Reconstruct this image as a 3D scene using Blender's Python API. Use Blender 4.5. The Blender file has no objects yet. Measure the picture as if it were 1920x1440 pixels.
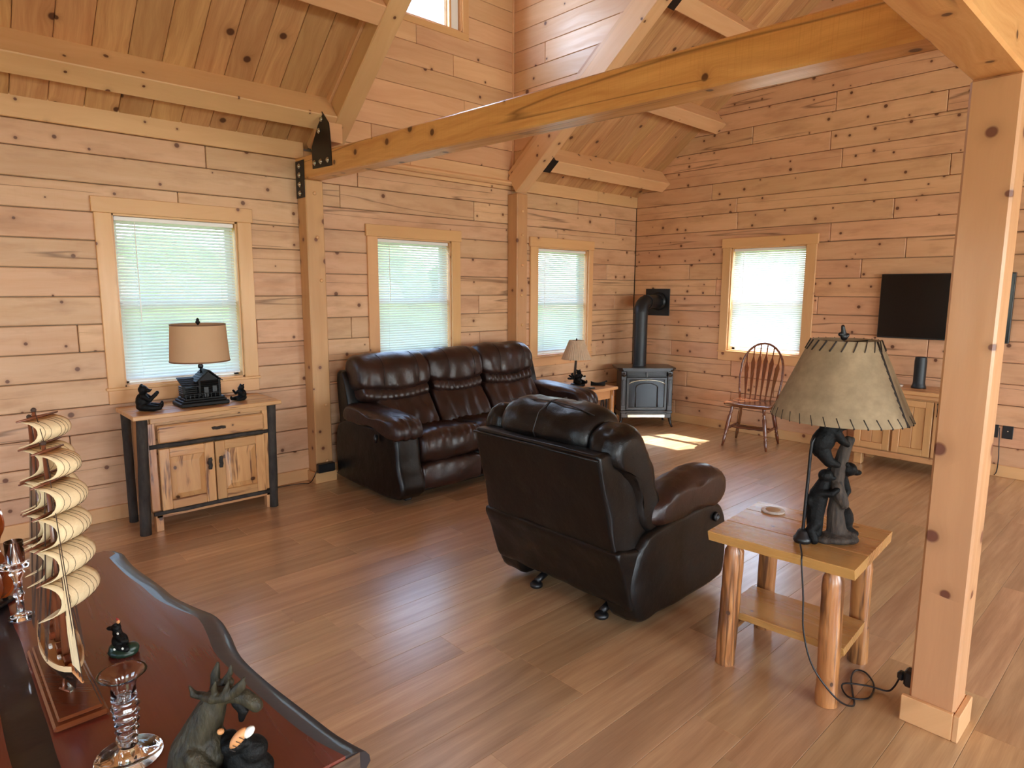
import bpy, math, random
from math import sin, cos, pi, radians, sqrt, atan2
from mathutils import Vector, Matrix, noise
random.seed(7)
sc = bpy.context.scene
COL = sc.collection
V = Vector

# ------------------------------------------------------------------ camera
cam_d = bpy.data.cameras.new('camera')
cam_d.sensor_width = 36.0
cam_d.sensor_fit = 'HORIZONTAL'
cam_d.lens = 36.0 * 1212.1 / 1920
cam_d.clip_start = 0.02
cam = bpy.data.objects.new('camera', cam_d)
COL.objects.link(cam)
YAW, PIT, ROL = 0.7508345, 0.14389884, 0.00374261
F_ = V((cos(PIT) * sin(YAW), cos(PIT) * cos(YAW), -sin(PIT)))
R_ = V((cos(YAW), -sin(YAW), 0))
U_ = R_.cross(F_)
R2 = R_ * cos(ROL) + U_ * sin(ROL)
U2 = -R_ * sin(ROL) + U_ * cos(ROL)
cam.matrix_world = Matrix(((R2.x, U2.x, -F_.x, 0), (R2.y, U2.y, -F_.y, 0), (R2.z, U2.z, -F_.z, 1.55), (0, 0, 0, 1)))
sc.camera = cam

# ------------------------------------------------------------------ world, sun, exposure
world = bpy.data.worlds.new('sky')
sc.world = world
world.use_nodes = True
nt = world.node_tree
nt.nodes.clear()
wo = nt.nodes.new('ShaderNodeOutputWorld')
bg = nt.nodes.new('ShaderNodeBackground')
sky = nt.nodes.new('ShaderNodeTexSky')
sky.sky_type = 'NISHITA'
sky.sun_disc = False
sky.sun_elevation = radians(53)
sky.sun_rotation = radians(112)
sky.dust_density = 1.5
nt.links.new(sky.outputs[0], bg.inputs[0])
bg.inputs[1].default_value = 0.86
nt.links.new(bg.outputs[0], wo.inputs[0])

sd = bpy.data.lights.new('sun', 'SUN')
sd.energy = 15.0
sd.angle = radians(0.6)
sd.color = (1.0, 0.96, 0.90)
sun = bpy.data.objects.new('sun', sd)
COL.objects.link(sun)
sun.rotation_euler = V((-0.70, 0.283, -1.0)).to_track_quat('-Z', 'Y').to_euler()

sc.view_settings.view_transform = 'Standard'
sc.view_settings.look = 'None'
sc.view_settings.gamma = 1.0
sc.view_settings.use_curve_mapping = False
sc.view_settings.exposure = 1.46
sc.cycles.use_denoising = True
sc.cycles.max_bounces = 10
sc.cycles.diffuse_bounces = 6
sc.cycles.transparent_max_bounces = 24
sc.cycles.sample_clamp_indirect = 8.0
sc.cycles.caustics_reflective = False
sc.cycles.caustics_refractive = False

def area_lamp(name, loc, size, direction, power, color=(0.86, 0.93, 1.0), portal=False):  # area lamp
    d = bpy.data.lights.new(name, 'AREA')
    d.shape = 'RECTANGLE'
    d.size, d.size_y = size
    d.energy = power
    d.color = color
    o = bpy.data.objects.new(name, d)
    COL.objects.link(o)
    o.location = loc
    o.rotation_euler = V(direction).to_track_quat('-Z', 'Y').to_euler()
    if portal:
        d.cycles.is_portal = True
    return o

# ------------------------------------------------------------------ node helpers / materials
MATS = {}
def newmat(name):
    m = bpy.data.materials.new(name)
    m.use_nodes = True
    t = m.node_tree
    t.nodes.clear()
    out = t.nodes.new('ShaderNodeOutputMaterial')
    b = t.nodes.new('ShaderNodeBsdfPrincipled')
    t.links.new(b.outputs[0], out.inputs[0])
    return m, t, b, out

class NT:
    def __init__(s, t): s.t = t
    def n(s, typ, **kw):
        x = s.t.nodes.new(typ)
        for k, v in kw.items(): setattr(x, k, v)
        return x
    def put(s, sock, v):
        if isinstance(v, bpy.types.NodeSocket): s.t.links.new(v, sock)
        elif v is not None: sock.default_value = v
    def math(s, op, a, b=None, clamp=False):
        x = s.n('ShaderNodeMath', operation=op, use_clamp=clamp)
        s.put(x.inputs[0], a)
        if b is not None: s.put(x.inputs[1], b)
        return x.outputs[0]
    def vmath(s, op, a, b=None):
        x = s.n('ShaderNodeVectorMath', operation=op)
        s.put(x.inputs[0], a)
        if b is not None: s.put(x.inputs[1], b)
        return x.outputs[0]
    def mix(s, f, a, b, mode='MIX'):
        x = s.n('ShaderNodeMix', data_type='RGBA', blend_type=mode)
        s.put(x.inputs[0], f); s.put(x.inputs[6], a); s.put(x.inputs[7], b)
        return x.outputs[2]
    def noise(s, vec, scale, detail=4, rough=0.55, dim='3D'):
        x = s.n('ShaderNodeTexNoise', noise_dimensions=dim)
        s.put(x.inputs['Vector'], vec)
        x.inputs['Scale'].default_value = scale
        x.inputs['Detail'].default_value = detail
        x.inputs['Roughness'].default_value = rough
        return x.outputs[0]
    def ramp(s, f, a, b, c0=0.0, c1=1.0):
        x = s.n('ShaderNodeMapRange')
        s.put(x.inputs[0], f)
        x.inputs[1].default_value = a; x.inputs[2].default_value = b
        x.inputs[3].default_value = c0; x.inputs[4].default_value = c1
        return x.outputs[0]
    def comb(s, x_, y_, z_):
        x = s.n('ShaderNodeCombineXYZ')
        s.put(x.inputs[0], x_); s.put(x.inputs[1], y_); s.put(x.inputs[2], z_)
        return x.outputs[0]
    def bump(s, h, strength, dist=0.002):
        x = s.n('ShaderNodeBump')
        x.inputs['Strength'].default_value = strength
        x.inputs['Distance'].default_value = dist
        s.put(x.inputs['Height'], h)
        return x.outputs[0]

def c4(c): return (c[0], c[1], c[2], 1.0)
def srgb(r, g, b):
    f = lambda u: (u / 255 / 12.92) if u <= 10 else ((u / 255 + 0.055) / 1.055) ** 2.4
    return (f(r), f(g), f(b))

def wood(name, light, dark, knot=(0.10, 0.045, 0.02), knots=0.5, kscale=5.0, kr=0.075, rough=0.5, vary=0.16,
         crack=0.0, grain=0.5, coat=0.0, saw=0.0, bumpk=0.25, streak=0.0, streakcol=(0.1, 0.04, 0.02), blue=0.0, kd_=0, wobk=5.0):
    """pine / hickory: length along local X, knots in the (x, y+z) plane so they show on every long face"""
    m, t, b, out = newmat(name)
    N = NT(t)
    tc = N.n('ShaderNodeTexCoord')
    oi = N.n('ShaderNodeObjectInfo')
    rnd = oi.outputs['Random']
    sp = N.n('ShaderNodeSeparateXYZ')
    t.links.new(tc.outputs['Object'], sp.inputs[0])
    off = N.math('MULTIPLY', rnd, 41.7)
    u = N.math('ADD', sp.outputs[0], off)
    v = N.math('ADD', N.math('ADD', sp.outputs[1], sp.outputs[2]), N.math('MULTIPLY', rnd, 13.3))
    uv = N.comb(u, v, 0.0)
    kd = N.n('ShaderNodeTexVoronoi', voronoi_dimensions='2D')
    N.put(kd.inputs['Vector'], uv)
    kd.inputs['Scale'].default_value = kscale
    csep = N.n('ShaderNodeSeparateColor')
    t.links.new(kd.outputs['Color'], csep.inputs[0])
    has = N.math('LESS_THAN', csep.outputs[0], knots)
    rad = N.math('MULTIPLY', N.ramp(csep.outputs[1], 0, 1, 0.35, 1.25), kr)
    kmask = N.math('MULTIPLY', has, N.ramp(N.math('DIVIDE', kd.outputs['Distance'], rad), 0.75, 1.1, 1.0, 0.0))
    halo = N.math('MULTIPLY', has, N.ramp(N.math('DIVIDE', kd.outputs['Distance'], rad), 0.8, 3.6, 1.0, 0.0))
    halo2 = N.math('POWER', halo, 2.0)
    # grain, bent round knots
    vb = N.math('ADD', v, N.math('MULTIPLY', halo2, 0.035))
    wob = N.noise(N.comb(N.math('MULTIPLY', u, 1.3), N.math('MULTIPLY', vb, 3.0), sp.outputs[1]), 1.0, 2)
    gv = N.comb(N.math('MULTIPLY', u, 1.6), N.math('ADD', N.math('MULTIPLY', vb, 26.0), N.math('MULTIPLY', wob, wobk)), N.math('MULTIPLY', rnd, 7.0))
    g1 = N.noise(gv, 1.0, 3, 0.6)
    gf = N.comb(N.math('MULTIPLY', u, 9.0), N.math('MULTIPLY', vb, 260.0), 0.0)
    g2 = N.noise(gf, 1.0, 2, 0.6)
    gg = N.math('ADD', N.math('MULTIPLY', g1, 0.75), N.math('MULTIPLY', g2, 0.25))
    gm = N.ramp(gg, 0.5 - 0.28 / max(grain, .1) * .5, 0.5 + 0.28 / max(grain, .1) * .5, 0.0, 1.0)
    col = N.mix(N.math('MULTIPLY', gm, grain), c4(light), c4(dark))
    big = N.noise(N.comb(N.math('MULTIPLY', u, 0.9), N.math('MULTIPLY', v, 3.5), 1.0), 1.0, 2)
    col = N.mix(N.ramp(big, 0.35, 0.7, 0.0, 0.35), col, c4([x * .82 for x in dark]))
    hsv = N.n('ShaderNodeHueSaturation')
    N.put(hsv.inputs['Color'], col)
    N.put(hsv.inputs['Value'], N.ramp(rnd, 0, 1, 1 - vary, 1 + vary * .6))
    N.put(hsv.inputs['Hue'], N.ramp(N.math('FRACT', N.math('MULTIPLY', rnd, 17.0)), 0, 1, 0.494, 0.506))
    col = hsv.outputs[0]
    if streak > 0:
        sn = N.noise(N.comb(N.math('MULTIPLY', u, 2.2), N.math('MULTIPLY', v, 24.0), 4.0), 1.0, 3, 0.65)
        col = N.mix(N.ramp(sn, 0.62 - .1 * streak, 0.68 - .06 * streak, 0.0, 0.85), col, c4(streakcol))
    if saw > 0:
        wv = N.noise(N.comb(N.math('MULTIPLY', u, 320.0), N.math('MULTIPLY', v, 2.0), 0.0), 1.0, 1)
        col = N.mix(N.math('MULTIPLY', N.ramp(wv, .55, .75, 0, 1), saw), col, c4(dark))
    if kd_:
        st_ = N.noise(N.comb(N.math('MULTIPLY', u, 2.6), N.math('MULTIPLY', v, 9.0), 3.0), 1.0, 4, 0.6)
        col = N.mix(N.ramp(st_, .5, .78, 0, .6), col, c4([x * .66 for x in dark]))
    if blue > 0:
        bn = N.noise(N.comb(N.math('MULTIPLY', u, 1.4), N.math('MULTIPLY', v, 5.0), 9.0), 1.0, 2)
        col = N.mix(N.ramp(bn, .6, .75, 0, blue), col, (0.33, 0.27, 0.28, 1))
    col = N.mix(N.math('MULTIPLY', halo2, 0.45), col, c4([x * .62 for x in dark]))
    col = N.mix(N.math('MULTIPLY', kmask, 0.9), col, c4(knot))
    h = N.math('SUBTRACT', gg, N.math('MULTIPLY', kmask, 0.6))
    if crack > 0:
        cn = N.noise(N.comb(N.math('MULTIPLY', u, 0.14), N.math('MULTIPLY', v, 4.2), N.math('MULTIPLY', rnd, 9.0)), 1.0, 4, 0.35)
        cl = N.math('ABSOLUTE', N.math('SUBTRACT', cn, 0.5))
        gate = N.ramp(N.noise(N.comb(N.math('MULTIPLY', u, 0.9), N.math('MULTIPLY', v, 3.0), 6.0), 1.0, 1), 0.585 - crack * .12, 0.62 - crack * .12, 0, 1)
        cm = N.math('MULTIPLY', N.ramp(cl, 0.0, 0.006, 1.0, 0.0), gate)
        col = N.mix(N.math('MULTIPLY', cm, 0.8), col, c4([x * .35 for x in dark]))
        h = N.math('SUBTRACT', h, N.math('MULTIPLY', cm, 1.5))
    N.put(b.inputs['Base Color'], col)
    N.put(b.inputs['Roughness'], N.ramp(g1, .3, .7, rough - .06, rough + .08))
    b.inputs['Coat Weight'].default_value = coat
    b.inputs['Coat Roughness'].default_value = 0.18 if coat != 0.9 else 0.26
    N.put(b.inputs['Normal'], N.bump(h, bumpk, 0.003))
    if coat == 0.9: b.inputs['Coat IOR'].default_value = 1.85
    MATS[name] = m
    return m

def plain(name, color, rough=0.5, metal=0.0, var=0.0, vscale=20.0, bump=0.0, bscale=60.0, coat=0.0, spec=0.5, color2=None, emis=None, stretch=None):
    m, t, b, out = newmat(name)
    N = NT(t)
    tc = N.n('ShaderNodeTexCoord')
    vec = tc.outputs['Object']
    if stretch:
        vec = N.vmath('MULTIPLY', vec, stretch)
    if var > 0 or color2:
        n = N.noise(vec, vscale, 4)
        col = N.mix(N.ramp(n, 0.35, 0.68, 0, 1), c4(color), c4(color2 if color2 else [x * (1 - var) for x in color]))
        N.put(b.inputs['Base Color'], col)
    else:
        b.inputs['Base Color'].default_value = c4(color)
    b.inputs['Roughness'].default_value = rough
    b.inputs['Metallic'].default_value = metal
    b.inputs['Coat Weight'].default_value = coat
    b.inputs['Specular IOR Level'].default_value = spec
    if bump > 0:
        N.put(b.inputs['Normal'], N.bump(N.noise(vec, bscale, 3), bump, 0.004))
    if emis:
        b.inputs['Emission Color'].default_value = c4(color)
        b.inputs['Emission Strength'].default_value = emis
    MATS[name] = m
    return m

# walls
LOG = wood('log_wall_pine', srgb(224, 186, 150), srgb(196, 146, 106), knot=srgb(96, 52, 30), knots=0.32, kscale=5.5, kr=0.085, crack=1.05, kd_=1, rough=0.48, vary=0.10, grain=0.55, saw=0.12, blue=.05)
LOGB = wood('log_wall_pine_gable', srgb(226, 182, 144), srgb(196, 142, 102), knot=srgb(86, 44, 26), knots=0.45, kscale=6.0, kr=0.085, crack=1.35, kd_=1, rough=0.5, vary=0.09, grain=0.55, saw=0.10)
BOARD = wood('tongue_groove_pine', srgb(230, 190, 150), srgb(204, 152, 110), knot=srgb(84, 40, 34), knots=0.35, kscale=3.4, kr=0.065, rough=0.38, vary=0.12, grain=0.6)
CEIL = wood('ceiling_pine', srgb(220, 174, 124), srgb(176, 122, 78), knot=srgb(74, 38, 26), knots=0.38, kscale=3.6, kr=0.075, rough=0.42, vary=0.2, grain=0.8)
BEAM = wood('beam_pine', srgb(230, 188, 142), srgb(208, 156, 108), knot=srgb(92, 46, 28), knots=0.38, kscale=5.5, kr=0.075, rough=0.45, vary=0.07, grain=0.5)
TIE = wood('tie_beam_fir', srgb(238, 186, 118), srgb(198, 134, 72), knot=srgb(82, 46, 24), knots=0.45, kscale=4.5, kr=0.09, rough=0.36, vary=0.05, grain=0.8, crack=1.0, saw=0.35, coat=0.25)
POST = wood('post_pine', srgb(206, 158, 112), srgb(176, 126, 82), knot=srgb(100, 48, 30), knots=0.42, kscale=6.0, kr=0.12, rough=0.42, vary=0.05, grain=0.45, coat=0.15)
CASING = wood('casing_pine', srgb(228, 182, 130), srgb(206, 150, 98), knot=srgb(110, 60, 40), knots=0.25, kscale=4.2, kr=0.07, rough=0.4, vary=0.07, grain=0.45, coat=0.1)
FLOOR = wood('vinyl_plank_oak', srgb(210, 174, 130), srgb(166, 128, 90), knot=srgb(96, 64, 42), knots=0.0, kscale=1.2, kr=0.03, rough=0.34, vary=0.20, grain=0.85, coat=0.9, wobk=1.2, bumpk=0.04)
HICK = wood('hickory_cabinet', srgb(218, 168, 114), srgb(182, 124, 76), knot=srgb(60, 30, 20), knots=0.18, kscale=5.0, kr=0.07, rough=0.35, vary=0.12, grain=0.75, streak=0.55, streakcol=srgb(96, 50, 28), coat=0.3)
PINEF = wood('varnished_pine', srgb(212, 164, 100), srgb(180, 124, 66), knot=srgb(96, 46, 20), knots=0.3, kscale=5.0, kr=0.06, rough=0.25, vary=0.06, grain=0.6, coat=0.5)
PINET = wood('console_pine', srgb(216, 168, 116), srgb(186, 132, 82), knot=srgb(96, 50, 28), knots=0.3, kscale=5.0, kr=0.06, rough=0.35, vary=0.06, grain=0.6, coat=0.2)
LOGLEG = wood('peeled_log_leg', srgb(208, 152, 90), srgb(150, 92, 46), knot=srgb(58, 34, 20), knots=0.35, kscale=8.0, kr=0.07, rough=0.32, vary=0.06, grain=0.9, streak=1.25, streakcol=srgb(88, 54, 30), coat=0.4, crack=1.0)
BARK = plain('hickory_bark', srgb(62, 56, 50), rough=0.85, color2=srgb(38, 32, 28), vscale=26, bump=0.9, bscale=70, stretch=(1, 1, .4))
SLAB = wood('red_stained_slab', srgb(116, 56, 44), srgb(82, 32, 24), knot=srgb(34, 14, 10), knots=0.12, kscale=4.0, kr=0.05, rough=0.22, vary=0.04, grain=0.5, coat=0.6)
OAKC = wood('oak_chair', srgb(128, 74, 44), srgb(78, 40, 22), knot=srgb(60, 26, 14), knots=0.0, kscale=4.0, kr=0.05, rough=0.25, vary=0.05, grain=0.8, coat=0.5)
SHIPW = wood('ship_mahogany', srgb(118, 60, 34), srgb(74, 34, 18), knot=srgb(30, 14, 8), knots=0.0, kscale=4.0, kr=0.05, rough=0.22, vary=0.1, grain=0.6, coat=0.6)
SPAR = plain('ship_spar', srgb(112, 62, 40), rough=0.35, coat=0.4)
EDGE = plain('dark_live_edge', srgb(30, 25, 29), rough=0.42, var=0.3, vscale=14, bump=0.25, bscale=18, coat=0.25)
ENDG = plain('slab_end_grain', srgb(86, 68, 54), rough=0.3, color2=srgb(58, 40, 32), vscale=26, coat=0.5, stretch=(1, 1, 5))

def leather(name, c, c2, rough, spec=.45):
    m, t, b, out = newmat(name)
    N = NT(t)
    tc = N.n('ShaderNodeTexCoord')
    vec = tc.outputs['Object']
    n = N.noise(vec, 7.0, 4)
    col = N.mix(N.ramp(n, 0.35, 0.7, 0, 1), c4(c), c4(c2))
    N.put(b.inputs['Base Color'], col)
    N.put(b.inputs['Roughness'], N.ramp(N.noise(vec, 11.0, 3), .3, .7, rough - .05, rough + .1))
    vo = N.n('ShaderNodeTexVoronoi')
    N.put(vo.inputs['Vector'], vec); vo.inputs['Scale'].default_value = 240
    h = N.math('ADD', N.math('MULTIPLY', vo.outputs['Distance'], 0.12), N.math('MULTIPLY', N.noise(vec, 16, 4), 1.2))
    N.put(b.inputs['Normal'], N.bump(h, 0.35, 0.008))
    b.inputs['Specular IOR Level'].default_value = spec
    b.inputs['Coat Weight'].default_value = 0.1
    b.inputs['Coat Roughness'].default_value = 0.3
    return m
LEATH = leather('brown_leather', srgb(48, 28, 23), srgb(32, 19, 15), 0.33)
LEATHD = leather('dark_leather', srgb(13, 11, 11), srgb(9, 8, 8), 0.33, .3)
BLACKP = plain('black_plastic', srgb(20, 20, 22), rough=0.4)
BLACKS = plain('black_steel', srgb(24, 24, 26), rough=0.35, metal=0.3)
STOVE = plain('enamelled_iron', srgb(22, 19, 18), rough=0.36, metal=0.0, coat=0.25, var=0.2, vscale=30)
STOVEG = plain('stove_glass', srgb(20, 21, 22), rough=0.12, spec=.35)
CHROME = plain('bright_trim', srgb(190, 186, 170), rough=0.2, metal=0.9)
PIPEB = plain('stove_pipe_black', srgb(28, 30, 33), rough=0.42, metal=0.2)
RESIN = plain('bear_resin', srgb(11, 11, 11), rough=0.6, var=0.3, vscale=60, bump=0.6, bscale=120, spec=.2)
RESIN2 = plain('cabin_resin', srgb(13, 13, 14), rough=0.5, spec=.25, var=0.3, vscale=50, bump=0.3, bscale=80)
DRIFT = plain('driftwood_resin', srgb(74, 62, 52), rough=0.75, color2=srgb(34, 28, 24), vscale=30, bump=1.0, bscale=40, stretch=(2.5, 2.5, .6))
MOOSE = plain('moose_resin', srgb(58, 52, 36), rough=0.55, color2=srgb(28, 25, 18), vscale=34, bump=0.9, bscale=60, spec=.3, stretch=(2.2, 2.2, .6))
LINEN = plain('linen_shade', srgb(196, 164, 128), rough=0.9, var=0.08, vscale=300, bump=0.2, bscale=400)
TRIMT = plain('shade_trim', srgb(120, 88, 64), rough=0.8)
PARCH = plain('parchment_shade', srgb(170, 148, 116), rough=0.75, color2=srgb(138, 116, 88), vscale=11, bump=0.15, bscale=30)
LACE = plain('leather_lace', srgb(36, 26, 20), rough=0.7)
WHITE = plain('white_ceramic', srgb(225, 218, 208), rough=0.4, color2=srgb(196, 176, 160), vscale=60)
WHITEP = plain('white_vinyl', srgb(235, 236, 236), rough=0.4)
SAIL = plain('ship_sail', srgb(226, 204, 164), rough=0.85, var=0.12, vscale=40, bump=0.2, bscale=200)
ROPE = plain('rope', srgb(58, 38, 28), rough=0.8)
CREAM = plain('cream_paint', srgb(222, 190, 146), rough=0.5)
HULL = plain('hull_black', srgb(34, 24, 20), rough=0.25, coat=0.5)
VIOLIN = plain('violin_varnish', srgb(134, 60, 22), rough=0.16, color2=srgb(74, 28, 12), vscale=7, coat=1.0)
REDP = plain('red_paint', srgb(150, 34, 26), rough=0.5)
GREENP = plain('dark_green_paint', srgb(24, 44, 32), rough=0.4)
ORANGE = plain('orange_paint', srgb(214, 150, 96), rough=0.5)
SCREEN = plain('screen_black', srgb(12, 13, 14), rough=0.16, spec=0.4)
GROUNDM = plain('lawn', srgb(110, 132, 74), rough=0.95, color2=srgb(72, 96, 46), vscale=1.4)
FOLI = plain('foliage', srgb(84, 112, 52), rough=0.9, color2=srgb(40, 62, 28), vscale=3.0, bump=.6, bscale=6)
SHINGLE = plain('outside_board', srgb(140, 128, 112), rough=0.9, var=0.2)
DOTW = plain('white_paint', srgb(226, 226, 220), rough=0.5)

def m_slat():
    m = bpy.data.materials.new('blind_slat'); m.use_nodes = True
    t = m.node_tree; t.nodes.clear(); N = NT(t)
    out = N.n('ShaderNodeOutputMaterial')
    d = N.n('ShaderNodeBsdfDiffuse'); d.inputs[0].default_value = c4(srgb(222, 226, 226))
    tr = N.n('ShaderNodeBsdfTranslucent'); tr.inputs[0].default_value = c4(srgb(200, 218, 222))
    mx = N.n('ShaderNodeMixShader'); mx.inputs[0].default_value = 0.22
    t.links.new(d.outputs[0], mx.inputs[1]); t.links.new(tr.outputs[0], mx.inputs[2]); t.links.new(mx.outputs[0], out.inputs[0])
    return m
SLAT = m_slat()
def m_shade(name, c, f, mott=.66):
    m = bpy.data.materials.new(name); m.use_nodes = True
    t = m.node_tree; t.nodes.clear(); N = NT(t)
    out = N.n('ShaderNodeOutputMaterial')
    tc = N.n('ShaderNodeTexCoord')
    col = N.mix(N.ramp(N.noise(tc.outputs['Object'], 14, 5, .65), .35, .68, 0, 1), c4(c), c4([x * mott for x in c]))
    d = N.n('ShaderNodeBsdfDiffuse'); tr = N.n('ShaderNodeBsdfTranslucent')
    N.put(d.inputs[0], col); N.put(tr.inputs[0], col)
    mx = N.n('ShaderNodeMixShader'); mx.inputs[0].default_value = f
    t.links.new(d.outputs[0], mx.inputs[1]); t.links.new(tr.outputs[0], mx.inputs[2]); t.links.new(mx.outputs[0], out.inputs[0])
    return m
PARCHT = m_shade('parchment', srgb(186, 166, 136), 0.33, .72)
LINENT = m_shade('linen', srgb(214, 180, 144), 0.25, .97)
PLEAT = m_shade('pleated_shade', srgb(230, 208, 180), 0.35, .85)
def m_glass(name, thin=True, tint=(1, 1, 1)):
    m = bpy.data.materials.new(name); m.use_nodes = True
    t = m.node_tree; t.nodes.clear(); N = NT(t)
    out = N.n('ShaderNodeOutputMaterial')
    if thin:
        a = N.n('ShaderNodeBsdfTransparent'); a.inputs[0].default_value = c4([x * .94 for x in tint])
        g = N.n('ShaderNodeBsdfGlossy'); g.inputs['Roughness'].default_value = 0.02
        mx = N.n('ShaderNodeMixShader'); mx.inputs[0].default_value = 0.06
        t.links.new(a.outputs[0], mx.inputs[1]); t.links.new(g.outputs[0], mx.inputs[2]); t.links.new(mx.outputs[0], out.inputs[0])
    else:
        g = N.n('ShaderNodeBsdfGlass'); g.inputs['IOR'].default_value = 1.48; g.inputs['Roughness'].default_value = 0.02
        t.links.new(g.outputs[0], out.inputs[0])
    return m
GLASS = m_glass('window_glass')
CRYSTAL = m_glass('crystal', False)

# ------------------------------------------------------------------ mesh helpers
class M:
    """collects verts / faces and links them as one mesh object"""
    def __init__(s): s.v = []; s.f = []
    def add(s, vs, fs):
        n = len(s.v)
        s.v += [tuple(p) for p in vs]
        s.f += [tuple(i + n for i in f) for f in fs]
        return s
    def box(s, a, b, bev=0.0, mat=None):
        x0, y0, z0 = a; x1, y1, z1 = b
        if x0 > x1: x0, x1 = x1, x0
        if y0 > y1: y0, y1 = y1, y0
        if z0 > z1: z0, z1 = z1, z0
        e = min(bev, (x1 - x0) * .45, (y1 - y0) * .45, (z1 - z0) * .45)
        if e <= 0:
            vs = [(x, y, z) for x in (x0, x1) for y in (y0, y1) for z in (z0, z1)]
            fs = [(0, 1, 3, 2), (4, 6, 7, 5), (0, 4, 5, 1), (2, 3, 7, 6), (0, 2, 6, 4), (1, 5, 7, 3)]
        else:
            vs = []; idx = {}
            for sx in (0, 1):
                for sy in (0, 1):
                    for sz in (0, 1):
                        for ax in range(3):
                            p = [(x0, x1)[sx], (y0, y1)[sy], (z0, z1)[sz]]
                            q = [x0 + e if sx == 0 else x1 - e, y0 + e if sy == 0 else y1 - e, z0 + e if sz == 0 else z1 - e]
                            r = list(q); r[ax] = p[ax]
                            idx[(sx, sy, sz, ax)] = len(vs); vs.append(tuple(r))
            I = lambda a_, b_, c_, d_: idx[(a_, b_, c_, d_)]
            fs = []
            for k in (0, 1):
                fs.append([I(k, 0, 0, 0), I(k, 0, 1, 0), I(k, 1, 1, 0), I(k, 1, 0, 0)][::(-1 if k else 1)])
                fs.append([I(0, k, 0, 1), I(1, k, 0, 1), I(1, k, 1, 1), I(0, k, 1, 1)][::(-1 if k else 1)])
                fs.append([I(0, 0, k, 2), I(0, 1, k, 2), I(1, 1, k, 2), I(1, 0, k, 2)][::(-1 if k else 1)])
            for i in (0, 1):
                for j in (0, 1):
                    fl = (i + j) % 2
                    fs.append([I(0, i, j, 1), I(1, i, j, 1), I(1, i, j, 2), I(0, i, j, 2)][::(1 if fl else -1)])
                    fs.append([I(i, 0, j, 0), I(i, 0, j, 2), I(i, 1, j, 2), I(i, 1, j, 0)][::(1 if fl else -1)])
                    fs.append([I(i, j, 0, 0), I(i, j, 1, 0), I(i, j, 1, 1), I(i, j, 0, 1)][::(1 if fl else -1)])
                    for k in (0, 1):
                        fs.append([I(i, j, k, 0), I(i, j, k, 1), I(i, j, k, 2)][::(1 if (i + j + k) % 2 else -1)])
        if mat is not None: vs = [tuple(mat @ V(p)) for p in vs]
        return s.add(vs, fs)
    def rings(s, rings, cap0=True, cap1=True, closed=True):
        n = len(rings[0]); base = len(s.v)
        for r in rings: s.v += [tuple(p) for p in r]
        for i in range(len(rings) - 1):
            for j in range(n if closed else n - 1):
                k = (j + 1) % n
                s.f.append((base + i * n + j, base + i * n + k, base + (i + 1) * n + k, base + (i + 1) * n + j))
        if cap0: s.f.append(tuple(base + j for j in range(n))[::-1])
        if cap1: s.f.append(tuple(base + (len(rings) - 1) * n + j for j in range(n)))
        return s
    def lathe(s, prof, seg=24, c=(0, 0, 0), axis='z', cap=True, wob=0.0, seed=0):
        rr = []
        for i, (r, h) in enumerate(prof):
            ring = []
            for k in range(seg):
                a = 2 * pi * k / seg
                q = r * (1 + (wob * noise.noise(V((cos(a) * 2 + seed, sin(a) * 2, h * 14))) if wob else 0))
                x, y = q * cos(a), q * sin(a)
                p = (x, y, h) if axis == 'z' else ((h, x, y) if axis == 'x' else (y, h, x))
                ring.append((p[0] + c[0], p[1] + c[1], p[2] + c[2]))
            rr.append(ring)
        return s.rings(rr, cap, cap)
    def tube(s, pts, r, seg=8, caps=True, sy=1.0, ref=(0.01, 0.02, 1)):
        pts = [V(p) for p in pts]
        rs = r if isinstance(r, (list, tuple)) else [r] * len(pts)
        t0 = (pts[1] - pts[0]).normalized()
        ref = V(ref)
        if abs(t0.dot(ref.normalized())) > .95: ref = V((1, 0.02, 0.01))
        nrm = (ref - t0 * ref.dot(t0)).normalized()
        rr = []
        for i, p in enumerate(pts):
            t = (pts[min(i + 1, len(pts) - 1)] - pts[max(i - 1, 0)]).normalized()
            nrm = (nrm - t * nrm.dot(t)).normalized()
            bn = t.cross(nrm)
            rr.append([p + (nrm * cos(2 * pi * k / seg) + bn * sin(2 * pi * k / seg) * sy) * rs[i] for k in range(seg)])
        return s.rings(rr, caps, caps)
    def prism(s, poly, z0, z1, axis='z'):
        """polygon in a plane, pushed along an axis"""
        def q(a, b, h):
            return (a, b, h) if axis == 'z' else ((h, a, b) if axis == 'x' else (a, h, b))
        return s.rings([[q(a, b, z0) for a, b in poly], [q(a, b, z1) for a, b in poly]])
    def sphere(s, c, r, seg=14, rot=None):
        if not isinstance(r, (list, tuple)): r = (r, r, r)
        rings = []
        for i in range(1, seg // 2 + 2):
            th = pi * (i - .5) / (seg // 2 + 1)
            ring = []
            for k in range(seg):
                a = 2 * pi * k / seg
                p = V((r[0] * sin(th) * cos(a), r[1] * sin(th) * sin(a), -r[2] * cos(th)))
                if rot is not None: p = rot @ p
                ring.append((p.x + c[0], p.y + c[1], p.z + c[2]))
            rings.append(ring)
        return s.rings(rings)
    def xf(s, mat):
        s.v = [tuple(mat @ V(p)) for p in s.v]; return s
    def deform(s, fn):
        s.v = [tuple(fn(V(p))) for p in s.v]; return s
    def mesh(s, name, mat, smooth=False):
        me = bpy.data.meshes.new(name)
        me.from_pydata(s.v, [], s.f)
        me.validate()
        bm_fix(me)
        if mat: me.materials.append(mat)
        if smooth:
            me.polygons.foreach_set('use_smooth', [True] * len(me.polygons))
        me.update()
        return me
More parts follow.
